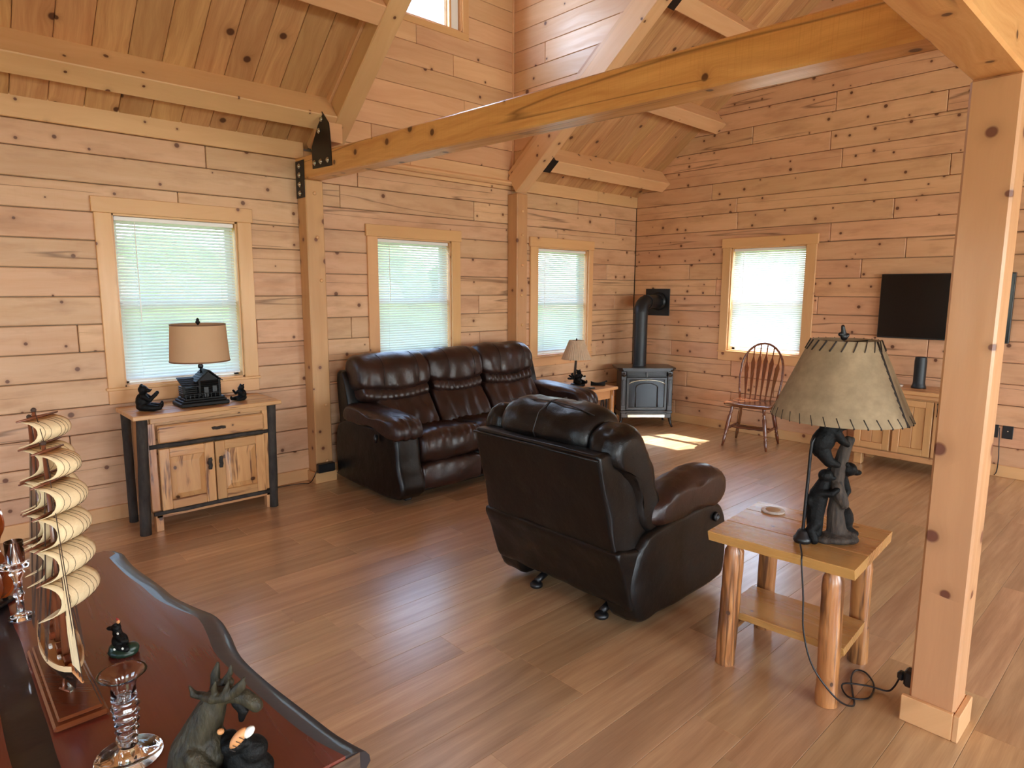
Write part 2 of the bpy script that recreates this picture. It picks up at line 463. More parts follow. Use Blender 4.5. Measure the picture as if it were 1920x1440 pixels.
    def obj(s, name, mat, parent=None, smooth=False, loc=None, rot=None, sub=0, auto=None):
        o = bpy.data.objects.new(name, s.mesh(name, mat, smooth))
        COL.objects.link(o)
        if parent: o.parent = parent
        if loc: o.location = loc
        if rot: o.rotation_euler = rot
        if sub:
            md = o.modifiers.new('subdivision', 'SUBSURF'); md.levels = sub; md.render_levels = sub
        if auto is not None:
            o.data.set_sharp_from_angle(angle=radians(auto))
        return o

import bmesh
def bm_fix(me):
    bm = bmesh.new(); bm.from_mesh(me)
    bmesh.ops.recalc_face_normals(bm, faces=bm.faces)
    bm.to_mesh(me); bm.free()

def tag(o, label=None, cat=None, group=None, kind=None):
    if label: o['label'] = label
    if cat: o['category'] = cat
    if group: o['group'] = group
    if kind: o['kind'] = kind
    return o
def empty(name, loc=(0, 0, 0), rz=0.0, label=None, cat=None, group=None, kind=None):
    o = bpy.data.objects.new(name, None)
    COL.objects.link(o)
    o.empty_display_size = 0.1
    o.location = loc; o.rotation_euler = (0, 0, rz)
    return tag(o, label, cat, group, kind)
def inst(o, parent, loc=None, rot=None):
    c = o.copy(); COL.objects.link(c); c.parent = parent
    if loc: c.location = loc
    if rot: c.rotation_euler = rot
    return c
def copy_tree(o, parent=None):
    c = o.copy(); COL.objects.link(c); c.parent = parent
    for ch in list(o.children): copy_tree(ch, c)
    return c

def stand(o):
    """give a piece built upright its length along local X, where the grain runs"""
    o.data.transform(Matrix.Rotation(pi / 2, 4, 'Y'))
    o.matrix_local = o.matrix_local @ Matrix.Rotation(-pi / 2, 4, 'Y')
    return o

def beam(name, a, b, w, h, mat, parent=None, bev=0.006, up=(0, 0, 1)):
    """squared timber from a to b, centre line; w across, h along up; local X runs along it"""
    a, b = V(a), V(b)
    x = (b - a).normalized(); L = (b - a).length
    u = V(up); z = (u - x * u.dot(x)).normalized(); y = z.cross(x)
    o = M().box((-L / 2, -w / 2, -h / 2), (L / 2, w / 2, h / 2), bev).obj(name, mat, parent)
    c = (a + b) / 2
    o.matrix_local = Matrix(((x.x, y.x, z.x, c.x), (x.y, y.y, z.y, c.y), (x.z, y.z, z.z, c.z), (0, 0, 0, 1)))
    return o

def smooth_loop(pts, n=6, closed=True):
    out = []; m = len(pts)
    rng = range(m) if closed else range(m - 1)
    for i in rng:
        if closed: p = [V(pts[(i + k) % m]) for k in (-1, 0, 1, 2)]
        else: p = [V(pts[min(max(i + k, 0), m - 1)]) for k in (-1, 0, 1, 2)]
        for j in range(n):
            t = j / n
            out.append(0.5 * ((2 * p[1]) + (-p[0] + p[2]) * t + (2 * p[0] - 5 * p[1] + 4 * p[2] - p[3]) * t * t + (-p[0] + 3 * p[1] - 3 * p[2] + p[3]) * t ** 3))
    if not closed: out.append(V(pts[-1]))
    return out

def loaf(prof, x0, x1, r=0.04, n=14, sm=4, fn=None, axis='x', bulge=0.0):
    """closed profile pushed along an axis with rounded pillow ends; fn(point, t) may displace"""
    pr = smooth_loop([(p[0], p[1], 0) for p in prof], sm)
    m = len(pr)
    nor = []
    area = sum(pr[i].x * pr[(i + 1) % m].y - pr[(i + 1) % m].x * pr[i].y for i in range(m))
    sg = 1 if area > 0 else -1
    for i in range(m):
        t = (pr[(i + 1) % m] - pr[i - 1]).normalized()
        nor.append(V((t.y, -t.x, 0)) * sg)
    L = x1 - x0
    ts = []
    k = 5
    for i in range(k + 1): ts.append(r * (1 - cos(pi / 2 * i / k)))
    for i in range(1, n): ts.append(r + (L - 2 * r) * i / n)
    for i in range(k, -1, -1): ts.append(L - r * (1 - cos(pi / 2 * i / k)))
    cen = sum(pr, V((0, 0, 0))) / m
    rings = []
    for d in ts:
        e = min(d, L - d)
        ins = r * (1 - sqrt(max(0, 1 - ((r - e) / r) ** 2))) if e < r else 0.0
        t = d / L
        ring = []
        for i in range(m):
            tc_ = cen - pr[i]; dl = tc_.length
            q = pr[i] + nor[i] * (bulge * sin(pi * t)) + tc_ / max(dl, 1e-6) * min(ins, dl * .5)
            p = V((x0 + d, q.x, q.y)) if axis == 'x' else V((q.x, x0 + d, q.y))
            if fn: p = fn(p, t, V((0, nor[i].x, nor[i].y)) if axis == 'x' else V((nor[i].x, 0, nor[i].y)))
            ring.append(p)
        rings.append(ring)
    def shrink(r, f):
        c = sum(r, V((0, 0, 0))) / len(r)
        return [c.lerp(p, f) for p in r]
    rings = [shrink(rings[0], f) for f in (.15, .5, .8)] + rings + [shrink(rings[-1], f) for f in (.8, .5, .15)]
    mm = M(); mm.rings(rings)
    return mm

def blobs(name, parts, mat, parent=None, vox=0.004, smooth=3, inflate=1.0):
    """one continuous body: the union of ellipsoids and tapered limbs, remeshed and smoothed"""
    mm = M()
    for p in parts:
        if p[0] == 'e':
            rot = None
            if len(p) > 3: rot = Matrix.Rotation(p[3], 3, p[4] if len(p) > 4 else 'Y')
            mm.sphere(p[1], p[2], 12, rot)
        else:
            mm.tube(p[1], p[2], 10)
            for q, rr in zip(p[1], p[2]): mm.sphere(q, rr, 10)
    me = mm.mesh(name, mat, True)
    o = bpy.data.objects.new(name, me); COL.objects.link(o)
    rm = o.modifiers.new('remesh', 'REMESH'); rm.mode = 'VOXEL'; rm.voxel_size = vox; rm.use_smooth_shade = True
    s2 = o.modifiers.new('smooth', 'SMOOTH'); s2.factor = 0.6; s2.iterations = smooth
    dg = bpy.context.evaluated_depsgraph_get()
    ev = o.evaluated_get(dg)
    m2 = bpy.data.meshes.new_from_object(ev)
    o.modifiers.clear()
    o.data = m2
    m2.name = name
    for v_ in m2.vertices:
        if v_.co.z < 0: v_.co.z = 0
    m2.materials.clear(); m2.materials.append(mat)
    m2.polygons.foreach_set('use_smooth', [True] * len(m2.polygons))
    if parent: o.parent = parent
    return o
# ------------------------------------------------------------------ the room
A, B = 4.92, 6.67            # inner faces of the window wall (y) and the gable wall (x)
XL, YB = -3.0, -3.9          # the two walls behind the camera
RS = 0.79
def roof_z(y): return 2.66 + RS * (A - y)
RIDGE_Y = 0.53
RIDGE_Z = roof_z(RIDGE_Y)
COURSE = [0.075, 0.254, 0.432, 0.61, 0.788, 0.966, 1.144, 1.322, 1.50, 1.678, 1.856, 2.034, 2.212, 2.392, 2.545]

def cells(u0, u1, v0, v1, holes):
    us = sorted(set([u0, u1] + [h[k] for h in holes for k in (0, 1) if u0 < h[k] < u1]))
    vs = sorted(set([v0, v1] + [h[k] for h in holes for k in (2, 3) if v0 < h[k] < v1]))
    out = []
    for j in range(len(vs) - 1):
        run = None
        for i in range(len(us) - 1):
            cu, cv = (us[i] + us[i + 1]) / 2, (vs[j] + vs[j + 1]) / 2
            solid = not any(h[0] < cu < h[1] and h[2] < cv < h[3] for h in holes)
            if solid:
                if run: run[1] = us[i + 1]
                else: run = [us[i], us[i + 1], vs[j], vs[j + 1]]
            if (not solid or i == len(us) - 2) and run:
                out.append(tuple(run)); run = None
    return out

WIN_A = [(1.03, 1.828, 0.897, 2.035), (3.0, 3.798, 0.93, 2.0), (4.95, 5.772, 0.84, 2.006)]
WIN_B = [(-3.632, -2.815, 0.893, 2.018)]
DORM = (3.0, 3.955, 3.872, 4.60)

def planks(root, name, mat, rows, u0f, u1f, holes, place, seed, lo=1.1, hi=2.6, gap=0.0045, keep=None):
    rnd = random.Random(seed)
    for (z0, z1) in rows:
        cuts = [u0f(z0)]
        end = u1f(z0)
        u = cuts[0] + rnd.uniform(0.3, hi)
        while u < end - 0.35:
            cuts.append(u); u += rnd.uniform(lo, hi)
        cuts.append(end)
        for i in range(len(cuts) - 1):
            A0, B0 = cuts[i], cuts[i + 1]
            hs = [h for h in holes if h[2] < z1 - .004 and h[3] > z0 + .004 and h[0] < B0 and h[1] > A0]
            segs = []
            cur = A0
            for h in sorted(hs):
                if h[0] > cur: segs.append((cur, h[0], z0, z1))
                lo_, hi_ = max(cur, h[0]), min(B0, h[1])
                if h[2] > z0 + .012: segs.append((lo_, hi_, z0, h[2]))
                if h[3] < z1 - .012: segs.append((lo_, hi_, h[3], z1))
                cur = hi_
            if cur < B0: segs.append((cur, B0, z0, z1))
            for (a, b, c, d) in segs:
                if b - a < 0.02 or d - c < 0.012: continue
                jit = rnd.uniform(-0.002, 0.002)
                place(root, name, mat, a + gap / 2, b - gap / 2, c + gap / 2, d - gap / 2, jit)

def plank_obj(root, name, mat, L, h, t, loc, rz=0.0, bev=0.005):
    o = M().box((-L / 2, -t / 2, -h / 2), (L / 2, t / 2, h / 2), bev).obj(name, mat, root)
    o.location = loc; o.rotation_euler = (0, 0, rz)
    return o

# wall with the three windows
wallA = empty('wall_left', kind='structure')
m = M()
for (a, b, c, d) in cells(XL, B + .15, -.1, 2.66, WIN_A): m.box((a, A + .03, c), (b, A + .15, d))
bk = m.obj('wall_core', SHINGLE, wallA)
def plA(root, name, mat, a, b, c, d, j):
    plank_obj(root, name, mat, b - a, d - c, 0.034, ((a + b) / 2, A + .017 + j, (c + d) / 2))
rowsA = [(COURSE[i], COURSE[i + 1]) for i in range(len(COURSE) - 1)]
planks(wallA, 'log_plank', LOG, rowsA, lambda z: -0.2, lambda z: 2.37, WIN_A, plA, 3)
planks(wallA, 'log_plank', LOG, rowsA, lambda z: 2.37, lambda z: 4.58, WIN_A, plA, 11)
planks(wallA, 'log_plank', LOG, rowsA, lambda z: 4.58, lambda z: B, WIN_A, plA, 5)
planks(wallA, 'top_plate', BEAM, [(2.545, 2.70)], lambda z: XL, lambda z: 2.37, [], lambda r_, n_, m_, a, b, c, d, j: plank_obj(r_, n_, m_, b - a, d - c, .05, ((a + b) / 2, A + .012, (c + d) / 2)), 1, 6, 8)
planks(wallA, 'top_plate', BEAM, [(2.545, 2.618)], lambda z: 2.37, lambda z: 4.58, [], plA, 2, 6, 8)
planks(wallA, 'top_plate', BEAM, [(2.545, 2.70)], lambda z: 4.58, lambda z: B, [], lambda r_, n_, m_, a, b, c, d, j: plank_obj(r_, n_, m_, b - a, d - c, .05, ((a + b) / 2, A + .012, (c + d) / 2)), 1, 6, 8)
m = M()
for (a, b, c, d) in cells(XL, -0.2, -.02, 2.545, []): m.box((a, A, c), (b, A + .03, d))
m.obj('log_face', LOG, wallA)

# gable wall with the television (local u = -y)
wallB = empty('wall_right', loc=(B, 0, 0), rz=-pi / 2, kind='structure')
m = M()
for (a, b, c, d) in cells(-A - .15, -YB, -.1, 2.66, WIN_B): m.box((a, .03, c), (b, .15, d))
m.prism([(-A - .15, 2.66), (-YB + .1, 2.66), (-RIDGE_Y, RIDGE_Z + .1)], .03, .15, 'y')
m.obj('wall_core', SHINGLE, wallB)
def plB(root, name, mat, a, b, c, d, j):
    plank_obj(root, name, mat, b - a, d - c, 0.034, ((a + b) / 2, .017 + j, (c + d) / 2))
rowsB = rowsA + [(2.545 + .178 * i, 2.545 + .178 * (i + 1)) for i in range(19)]
def uB0(z): return -A + 0.002 if z < 2.60 else -(A - (z - 2.66) / RS) - .02
planks(wallB, 'log_plank', LOGB, rowsB, uB0, lambda z: 0.1 if z < 5.2 else -0.2, WIN_B, plB, 21, 1.0, 2.4)
M().box((0.1, 0.0, -.02), (3.9, .03, 2.66)).obj('log_face', LOGB, wallB)

# boarded dormer wall and its side wall
wallD = empty('wall_dormer', kind='structure')
m = M()
for (a, b, c, d) in cells(2.42, 4.7, 2.66, 5.1, [DORM]): m.box((a, A + .022, c), (b, A + .12, d))
m.obj('wall_core', SHINGLE, wallD)
def plD(root, name, mat, a, b, c, d, j):
    plank_obj(root, name, mat, b - a, d - c, .022, ((a + b) / 2, A + .011 + j * .3, (c + d) / 2), bev=.004)
rowsD = [(2.62, 2.735)] + [(2.735 + .185 * i, 2.735 + .185 * (i + 1)) for i in range(12)]
planks(wallD, 'wall_board', BOARD, rowsD, lambda z: 2.45, lambda z: 4.6, [DORM], plD, 8, 1.6, 3.0, gap=.003)
o = beam('ledge_rail', (2.5, A - .026, 2.604), (4.6, A - .026, 2.604), .075, .05, BEAM, wallD, .018)
wallC = empty('wall_dormer_side', kind='structure')
def plC(root, name, mat, a, b, c, d, j):
    o = plank_obj(root, name, mat, b - a, d - c, .022, (4.611 + j * .3, -(a + b) / 2, (c + d) / 2), rz=-pi / 2, bev=.004)
rowsC = [(2.735 + .185 * i, 2.735 + .185 * (i + 1)) for i in range(18)]
planks(wallC, 'wall_board', BOARD, rowsC, lambda z: -A, lambda z: -(A - (z - 2.66) / RS) + .10, [], plC, 9, 1.6, 3.4, gap=.003)
m = M(); m.prism([(A + .1, 2.7), (A + .1, 5.1), (RIDGE_Y, 6.3), (RIDGE_Y, 6.0)], 4.622, 4.66, 'x')
m.obj('wall_core', SHINGLE, wallC)
m = M(); m.prism([(A + .1, 2.7), (A + .1, 5.1), (RIDGE_Y, 6.3), (RIDGE_Y, 6.0)], 2.42, 2.45, 'x')
m.obj('wall_core', BOARD, wallC)
M().box((4.578, A - .012, 2.63), (4.6, A + .01, 5.0), .005).obj('corner_trim', BEAM, wallC)

# plain walls behind the camera, with unseen windows added to light the room
wallE = empty('wall_back', kind='structure')
HB = [(-2.2, -.2, .75, 2.15), (1.2, 3.4, .75, 2.15), (4.4, 6.0, .05, 2.15)]
m = M()
for (a, b, c, d) in cells(XL, B + .15, -.1, 2.66, HB): m.box((a, YB - .15, c), (b, YB, d))
m.obj('log_face', LOG, wallE)
wallF = empty('wall_front', kind='structure')
HF = [(-2.6, -.4, .05, 2.15), (1.2, 3.0, .8, 2.1)]
m = M()
for (a, b, c, d) in cells(YB - .15, A + .15, -.1, 2.66, HF): m.box((XL - .15, a, c), (XL, b, d))
m.prism([(A + .15, 2.66), (YB - .1, 2.66), (RIDGE_Y, RIDGE_Z + .1)], XL - .15, XL, 'x')
m.obj('log_face', LOG, wallF)
for k, (a, b, c, d) in enumerate(HB):
    w = empty('window_%d' % (6 + k), kind='structure')  # unseen window, added to let light in from behind
    m = M(); fr = .06
    for q in ((a, b, c, c + fr), (a, b, d - fr, d), (a, a + fr, c, d), (b - fr, b, c, d), ((a + b) / 2 - .03, (a + b) / 2 + .03, c, d)): m.box((q[0], YB - .11, q[2]), (q[1], YB - .05, q[3]))
    m.obj('sash', WHITEP, w)
    M().box((a, YB - .082, c), (b, YB - .078, d)).obj('pane', GLASS, w)
for k, (a, b, c, d) in enumerate(HF):
    w = empty('window_%d' % (9 + k), kind='structure')  # unseen side window, also added for its light
    m = M(); fr = .06
    for q in ((a, b, c, c + fr), (a, b, d - fr, d), (a, a + fr, c, d), (b - fr, b, c, d), ((a + b) / 2 - .03, (a + b) / 2 + .03, c, d)): m.box((XL - .11, q[0], q[2]), (XL - .05, q[1], q[3]))
    m.obj('sash', WHITEP, w)
    M().box((XL - .082, a, c), (XL - .078, b, d)).obj('pane', GLASS, w)

# floor: vinyl planks along X
floor = empty('floor', kind='structure')
M().box((XL - .1, YB - .1, -.12), (B + .1, A + .1, -.0065)).obj('subfloor', FLOOR, floor)
rnd = random.Random(4)
y = A - .005
row = 0
PL = 1.22
proto = M().box((-PL / 2, -.0895, -.003), (PL / 2, .0895, .003), .0009).mesh('floor_plank', FLOOR)
while y > -1.0:
    x = -0.9 - rnd.uniform(0, PL)
    while x < B:
        a, b = x, x + PL - .0012
        if b > (-0.6 if y > 1.5 else 0.3) and not (y > 3.2 and b < .1):
            if b > B - .004:
                o = M().box((-(B - .004 - a) / 2, -.0895, -.003), ((B - .004 - a) / 2, .0895, .003), .0009).obj('floor_plank', FLOOR, floor)
                o.location = ((a + B - .004) / 2, y - .09, -.003)
            else:
                o = bpy.data.objects.new('floor_plank', proto); COL.objects.link(o); o.parent = floor
                o.location = ((a + b) / 2, y - .09, -.003)
        x += PL
    y -= .18
    row += 1

# ceiling
ceil = empty('ceiling', kind='structure')
def roof_board(x0, x1, y0, y1, off=0.0, mat=CEIL, slope=RS, base=roof_z, t=.02, name='ceiling_board'):
    n = V((0, slope, 1)).normalized()
    a = V(((x0 + x1) / 2, y0, base(y0))) + n * (t / 2 + off)
    b = V(((x0 + x1) / 2, y1, base(y1))) + n * (t / 2 + off)
    return beam(name, a, b, x1 - x0 - .003, t, mat, ceil, .0045, up=(0, slope, 1))
x = -1.3
while x < 2.42:
    x1 = min(x + .186, 2.42); s = rnd.uniform(1.6, 3.2)
    roof_board(x, x1, A + .05, A - s); roof_board(x, x1, A - s - .004, RIDGE_Y)
    x += .186
x = 4.64
while x < B:
    x1 = min(x + .186, B + .02); s = rnd.uniform(1.6, 3.2)
    roof_board(x, x1, A + .05, A - s); roof_board(x, x1, A - s - .004, RIDGE_Y)
    x += .186
n = V((0, RS, 1)).normalized()
def slab(x0, x1, ya, za, yb, zb, t=.14, up=1):
    m = M(); m.prism([(ya, za + .022), (yb, zb + .022), (yb, zb + .022 + t), (ya, za + .022 + t)], x0, x1, 'x'); return m
m = slab(XL - .15, 2.45, A + .5, roof_z(A + .5), RIDGE_Y, RIDGE_Z)
m.rings  # keep
m2 = slab(4.60, B + .15, A + .5, roof_z(A + .5), RIDGE_Y, RIDGE_Z); m.add(m2.v, m2.f)
m2 = slab(XL - .15, B + .15, RIDGE_Y, RIDGE_Z, YB - .5, RIDGE_Z - RS * (RIDGE_Y - YB + .5)); m.add(m2.v, m2.f)
m2 = slab(2.40, 4.70, A + .4, 4.92, RIDGE_Y, RIDGE_Z); m.add(m2.v, m2.f)
m.obj('roof_deck', CEIL, ceil)
x = 2.45
while x < 4.60:
    x1 = min(x + .186, 4.60)
    roof_board(x, x1, A, RIDGE_Y, base=lambda yy: 4.92 + (RIDGE_Z - 4.92) * (A + .4 - yy) / (A + .4 - RIDGE_Y), slope=.26, off=-.004)
    x += .186
# lower panels of the ceiling left of the boarded strip
m = M(); m.prism([(A + .05, roof_z(A + .05)), (RIDGE_Y, RIDGE_Z), (RIDGE_Y, RIDGE_Z + .02), (A + .05, roof_z(A + .05) + .02)], XL, -1.3, 'x')
m.obj('ceiling_face', CEIL, ceil)
# baseboards
def baseboard(name, a, b, h=.1, t=.02):
    o = beam(name, a, b, t, h, CASING, None, .004); return tag(o, kind='structure')
baseboard('baseboard_left', (XL, A - .01, .05), (2.30, A - .01, .05))
baseboard('baseboard_left', (2.47, A - .01, .05), (4.50, A - .01, .05))
baseboard('baseboard_left', (4.68, A - .01, .05), (B, A - .01, .05))
baseboard('baseboard_right', (B - .01, A - .02, .05), (B - .01, YB, .05))

# portals: sky light through the openings; those behind the camera are added
for k, (a, b, c, d) in enumerate(WIN_A):
    area_lamp('portal', ((a + b) / 2, A + .17, (c + d) / 2), (b - a, d - c), (0, -1, 0), 1, portal=True)
a, b, c, d = DORM
area_lamp('portal', ((a + b) / 2, A + .14, (c + d) / 2), (b - a, d - c), (0, -1, 0), 1, portal=True)
for (a, b, c, d) in WIN_B:
    area_lamp('portal', (B + .17, -(a + b) / 2, (c + d) / 2), (d - c, b - a), (-1, 0, 0), 1, portal=True)
for (a, b, c, d) in HB:
    area_lamp('portal', ((a + b) / 2, YB - .17, (c + d) / 2), (b - a, d - c), (0, 1, 0), 1, portal=True)
for (a, b, c, d) in HF:
    area_lamp('portal', (XL - .17, (a + b) / 2, (c + d) / 2), (d - c, b - a), (1, 0, 0), 1, portal=True)

FILL = 0.37  # power scale of the added fill lamps
for (a, b, c, d), p_ in zip(HB, (250, 190, 120)):
    area_lamp('window_light', ((a + b) / 2, YB - .16, (c + d) / 2), (b - a, d - c), (0, 1, -.1), p_ * FILL, (0.90, 0.97, 1.0))  # added fill lamp outside an unseen back window
for (a, b, c, d), p_ in zip(HF, (12, 14)):
    area_lamp('window_light', (XL - .16, (a + b) / 2, (c + d) / 2), (d - c, b - a), (1, 0, -.1), p_ * FILL, (0.82, 0.95, 1.0))  # weaker added fill outside an unseen side window

area_lamp('window_light', ((DORM[0] + DORM[1]) / 2, A + .30, 4.25), (.9, .7), (.25, -1, -.1), 24, (0.62, 0.80, 1.0))  # added bluish fill lamp, brightens the dormer side wall

# outside
g = M().box((-40, -40, -.9), (50, 50, -.6)).obj('lawn', GROUNDM); tag(g, kind='structure')
tp = empty('hedge', (3.5, 13.0, -.6), 0, 'dim green hedge on the lawn beyond the window wall', 'hedge')
hd = M()
rr = random.Random(2)
for k in range(46):
    hd.sphere((rr.uniform(-9, 9), rr.uniform(-.7, .7), rr.uniform(.3, 2.4)), (rr.uniform(.8, 1.5), rr.uniform(.6, 1), rr.uniform(.7, 1.2)), 8)
hd.obj('foliage', FOLI, tp, True)

# ------------------------------------------------------------------ windows
def window(idx, wall, h, side_l=.1, side_r=.1, head=.10, apron=.09, dormer=False):
    a, b, c, d = h
    loc, rz = ((0, A, 0), 0) if wall == 'A' else ((B, 0, 0), -pi / 2)
    w = empty('window_%d' % idx, loc, rz, kind='structure')
    if not dormer:
        beam('casing', (a - side_l / 2, -.011, c), (a - side_l / 2, -.011, d), side_l, .022, CASING, w, .003, up=(0, -1, 0))
        beam('casing', (b + side_r / 2, -.011, c), (b + side_r / 2, -.011, d), side_r, .022, CASING, w, .003, up=(0, -1, 0))
        beam('head_casing', (a - side_l - .012, -.013, d + head / 2), (b + side_r + .012, -.013, d + head / 2), .026, head, CASING, w, .003)
        beam('sill', (a - side_l - .012, .03, c - .008), (b + side_r + .012, .03, c - .008), .12, .018, CASING, w, .003)
        beam('apron', (a - side_l, -.011, c - .017 - apron / 2), (b + side_r, -.011, c - .017 - apron / 2), .022, apron, CASING, w, .003)
    else:
        beam('casing', (b + .035, -.005, c - .0), (b + .035, -.005, d), .07, .012, CASING, w, .002, up=(0, -1, 0))
        beam('casing', (a - .035, -.005, c - .0), (a - .035, -.005, d), .07, .012, CASING, w, .002, up=(0, -1, 0))
        beam('sill', (a - .07, .0, c - .03), (b + .07, .0, c - .03), .02, .06, CASING, w, .002)
    for (p, q, e, f) in ((a, a + .012, c, d), (b - .012, b, c, d), (a, b, d - .012, d), (a, b, c, c + .012)):
        M().box((p, 0, e), (q, .15, f)).obj('jamb', CASING, w)
    yo = .10
    if dormer:
        fr = .05; b2 = b - .03
        M().box((b - .125, .03, c + .012), (b - .10, .12, d - .012), .003).obj('sash_stop', CASING, w)
        M().box((b - .10, .04, c + .012), (b - .015, .12, d - .012), .003).obj('sash_liner', WHITEP, w)
        m = M()
        for q in ((a + .012, b - .125, c + .012, c + .05), (a + .012, b - .125, d - .06, d - .012), (a + .012, a + .06, c + .012, d - .012), (b - .155, b - .125, c + .012, d - .012)):
            m.box((q[0], .07, q[2]), (q[1], .11, q[3]), .003)
        m.obj('sash', WHITEP, w)
        M().box((a + .05, .088, c + .04), (b - .14, .092, d - .05)).obj('pane', GLASS, w)
        return w
    zm = (c + d) / 2 - .02
    for (z0, z1, y0) in ((c + .012, zm + .02, .085), (zm - .02, d - .012, .112)):
        m = M(); fr = .038
        for q in ((a + .012, b - .012, z0, z0 + fr), (a + .012, b - .012, z1 - fr, z1), (a + .012, a + .012 + fr, z0, z1), (b - .012 - fr, b - .012, z0, z1)):
            m.box((q[0], y0, q[2]), (q[1], y0 + .026, q[3]), .003)
        s = m.obj('sash', WHITEP, w)
        M().box((a + .04, y0 + .011, z0 + .03), (b - .04, y0 + .015, z1 - .03)).obj('pane', GLASS, w)
    return w
window(1, 'A', WIN_A[0]); window(2, 'A', WIN_A[1]); window(3, 'A', WIN_A[2], .115, .075); window(4, 'B', WIN_B[0], .095, .1)
window(5, 'A', DORM, dormer=True)

def blind(wall, h, label, tilt, wand=.55):
    a, b, c, d = h
    loc, rz = ((0, A, 0), 0) if wall == 'A' else ((B, 0, 0), -pi / 2)
    cx = (a + b) / 2
    root = empty('window_blind', (0, 0, 0), 0, label, 'blind', 'white slatted blinds in the windows')
    mw = Matrix.Translation(loc) @ Matrix.Rotation(rz, 4, 'Z') @ Matrix.Translation((cx, .038, c + .014))
    root.matrix_world = mw
    w = b - a - .034; H = d - c - .028
    M().box((-w / 2, -.018, H - .028), (w / 2, .018, H), .003).obj('headrail', WHITEP, root)
    pitch = .0215; n = int((H - .05) / pitch)
    m = M()
    pts = []
    for k in range(5):
        s = -.013 + .026 * k / 4
        pts.append((s, .0016 * (1 - (s / .013) ** 2)))
    ca, sa = cos(tilt), sin(tilt)
    vs = []
    for x in (-w / 2 + .003, w / 2 - .003):
        for (s, q) in pts: vs.append((x, s * ca - q * sa, s * sa + q * ca))
    m.add(vs, [(k, k + 1, k + 6, k + 5) for k in range(4)])
    me = m.mesh('slat', SLAT, True)
    z = H - .040
    for k in range(n):
        s = bpy.data.objects.new('slat', me); COL.objects.link(s); s.parent = root
        s.location = (0, 0, z); z -= pitch
    M().box((-w / 2 + .003, -.010, z + .002), (w / 2 - .003, .010, z + .014), .003).obj('bottom_rail', WHITEP, root)
    for sx in (-.36, .36):
        M().tube([(w * sx, -.0135, H - .03), (w * sx, -.0135, z + .008)], .0009, 5).obj('ladder_cord', WHITEP, root)
    M().tube([(-w / 2 + .12, -.02, H - .03), (-w / 2 + .12, -.021, H - .03 - wand)], .0035, 6).obj('tilt_wand', WHITEP, root)
    return root
blind('A', WIN_A[0], 'white slatted blind in the window behind the lamp with the log cabin base', radians(46), .66)
blind('A', WIN_A[1], 'white slatted blind in the middle window behind the brown sofa', radians(47), .5)
blind('A', WIN_A[2], 'white slatted blind in the narrow window behind the small pleated lamp', radians(47), .6)
blind('B', WIN_B[0], 'brightest white slatted blind, in the window behind the wooden chair', radians(52), .5)

# ------------------------------------------------------------------ timbers
def post(x0, x1, y0, y1, z1, label, trim=True, face='-y'):
    r = empty('timber_post', ((x0 + x1) / 2, (y0 + y1) / 2, 0), 0, label, 'post', None)
    w, d = x1 - x0, y1 - y0
    o = M().box((-z1 / 2, -w / 2, -d / 2), (z1 / 2, w / 2, d / 2), .008).obj('shaft', POST, r)
    o.rotation_euler = (0, -pi / 2, 0)
    o.matrix_local = Matrix(((0, 1, 0, 0), (0, 0, 1, 0), (1, 0, 0, z1 / 2), (0, 0, 0, 1)))
    return r
p1 = post(2.305, 2.45, 4.775, A, 2.38, 'squared pine post beside the log cabin lamp, under the long tie beam', None)
p2 = post(4.52, 4.665, 4.775, A, 2.50, 'squared pine post against the wall between sofa and narrow window')
p3 = post(2.54, 2.68, .455, .597, 2.215, 'thick free-standing pine post with block plinth beside the bear lamp table')
# plinth trim
for (pp, w, d, h, t) in ((p1, .145, .145, .085, .02), (p2, .145, .145, .085, .02), (p3, .14, .142, .098, .02)):
    M().box((-w / 2 - t, -d / 2 - t, 0), (w / 2 + (t if pp is p3 else t), -d / 2, h), .003).obj('plinth_board', CASING, pp)
    M().box((w / 2, -d / 2, 0), (w / 2 + t, d / 2 + (t if pp is p3 else -.001), h), .003).obj('plinth_board', CASING, pp)
    M().box((-w / 2 - t, -d / 2, 0), (-w / 2, d / 2 + (t if pp is p3 else -.001), h), .003).obj('plinth_board', CASING, pp)
# round wooden plugs in the faces of the wall posts
def plugs(pp, fy, xs):
    me = M().lathe([(.014, 0), (.014, .005), (.011, .009)], 14).mesh('wood_plug', CASING, True)
    for (px, pz) in xs:
        o = bpy.data.objects.new('wood_plug', me); COL.objects.link(o); o.parent = pp
        o.location = (px, fy, pz); o.rotation_euler = (pi / 2, 0, 0)
plugs(p1, -.0725, [(.0, 2.28), (.01, 1.95), (.03, 1.62), (.03, .63), (.02, .17)])
plugs(p2, -.0725, [(.0, 2.33), (.0, 2.1), (.0, 1.8), (-.01, 1.5), (.0, 1.2)])

TX0, TX1 = 2.305, 2.45
def zt(y): return 2.385 - (A - y) * .02      # underside of the tie beam
tb = empty('tie_beam', (0, 0, 0), 0, 'long golden tie beam crossing the room from wall post to header', 'beam')
a = V(((TX0 + TX1) / 2, A + .02, zt(A) + .082)); b = V(((TX0 + TX1) / 2, .597, zt(.6) + .082))
beam('timber', a, b, .145, .164, TIE, tb, .008)
hb = beam('header_beam', (-2.9, .527, 2.335), (2.70, .527, 2.335), .142, .24, TIE, None, .008)
tag(hb, 'heavy header beam resting on the free-standing post, top right', 'beam')
rb = beam('ridge_beam', (XL, RIDGE_Y, RIDGE_Z - .2), (B, RIDGE_Y, RIDGE_Z - .2), .14, .24, BEAM, None, .008)
tag(rb, 'long ridge beam high along the middle of the roof', 'beam', kind='structure')
def raf_z(y): return 2.533 + .8 * (4.764 - y) + .125
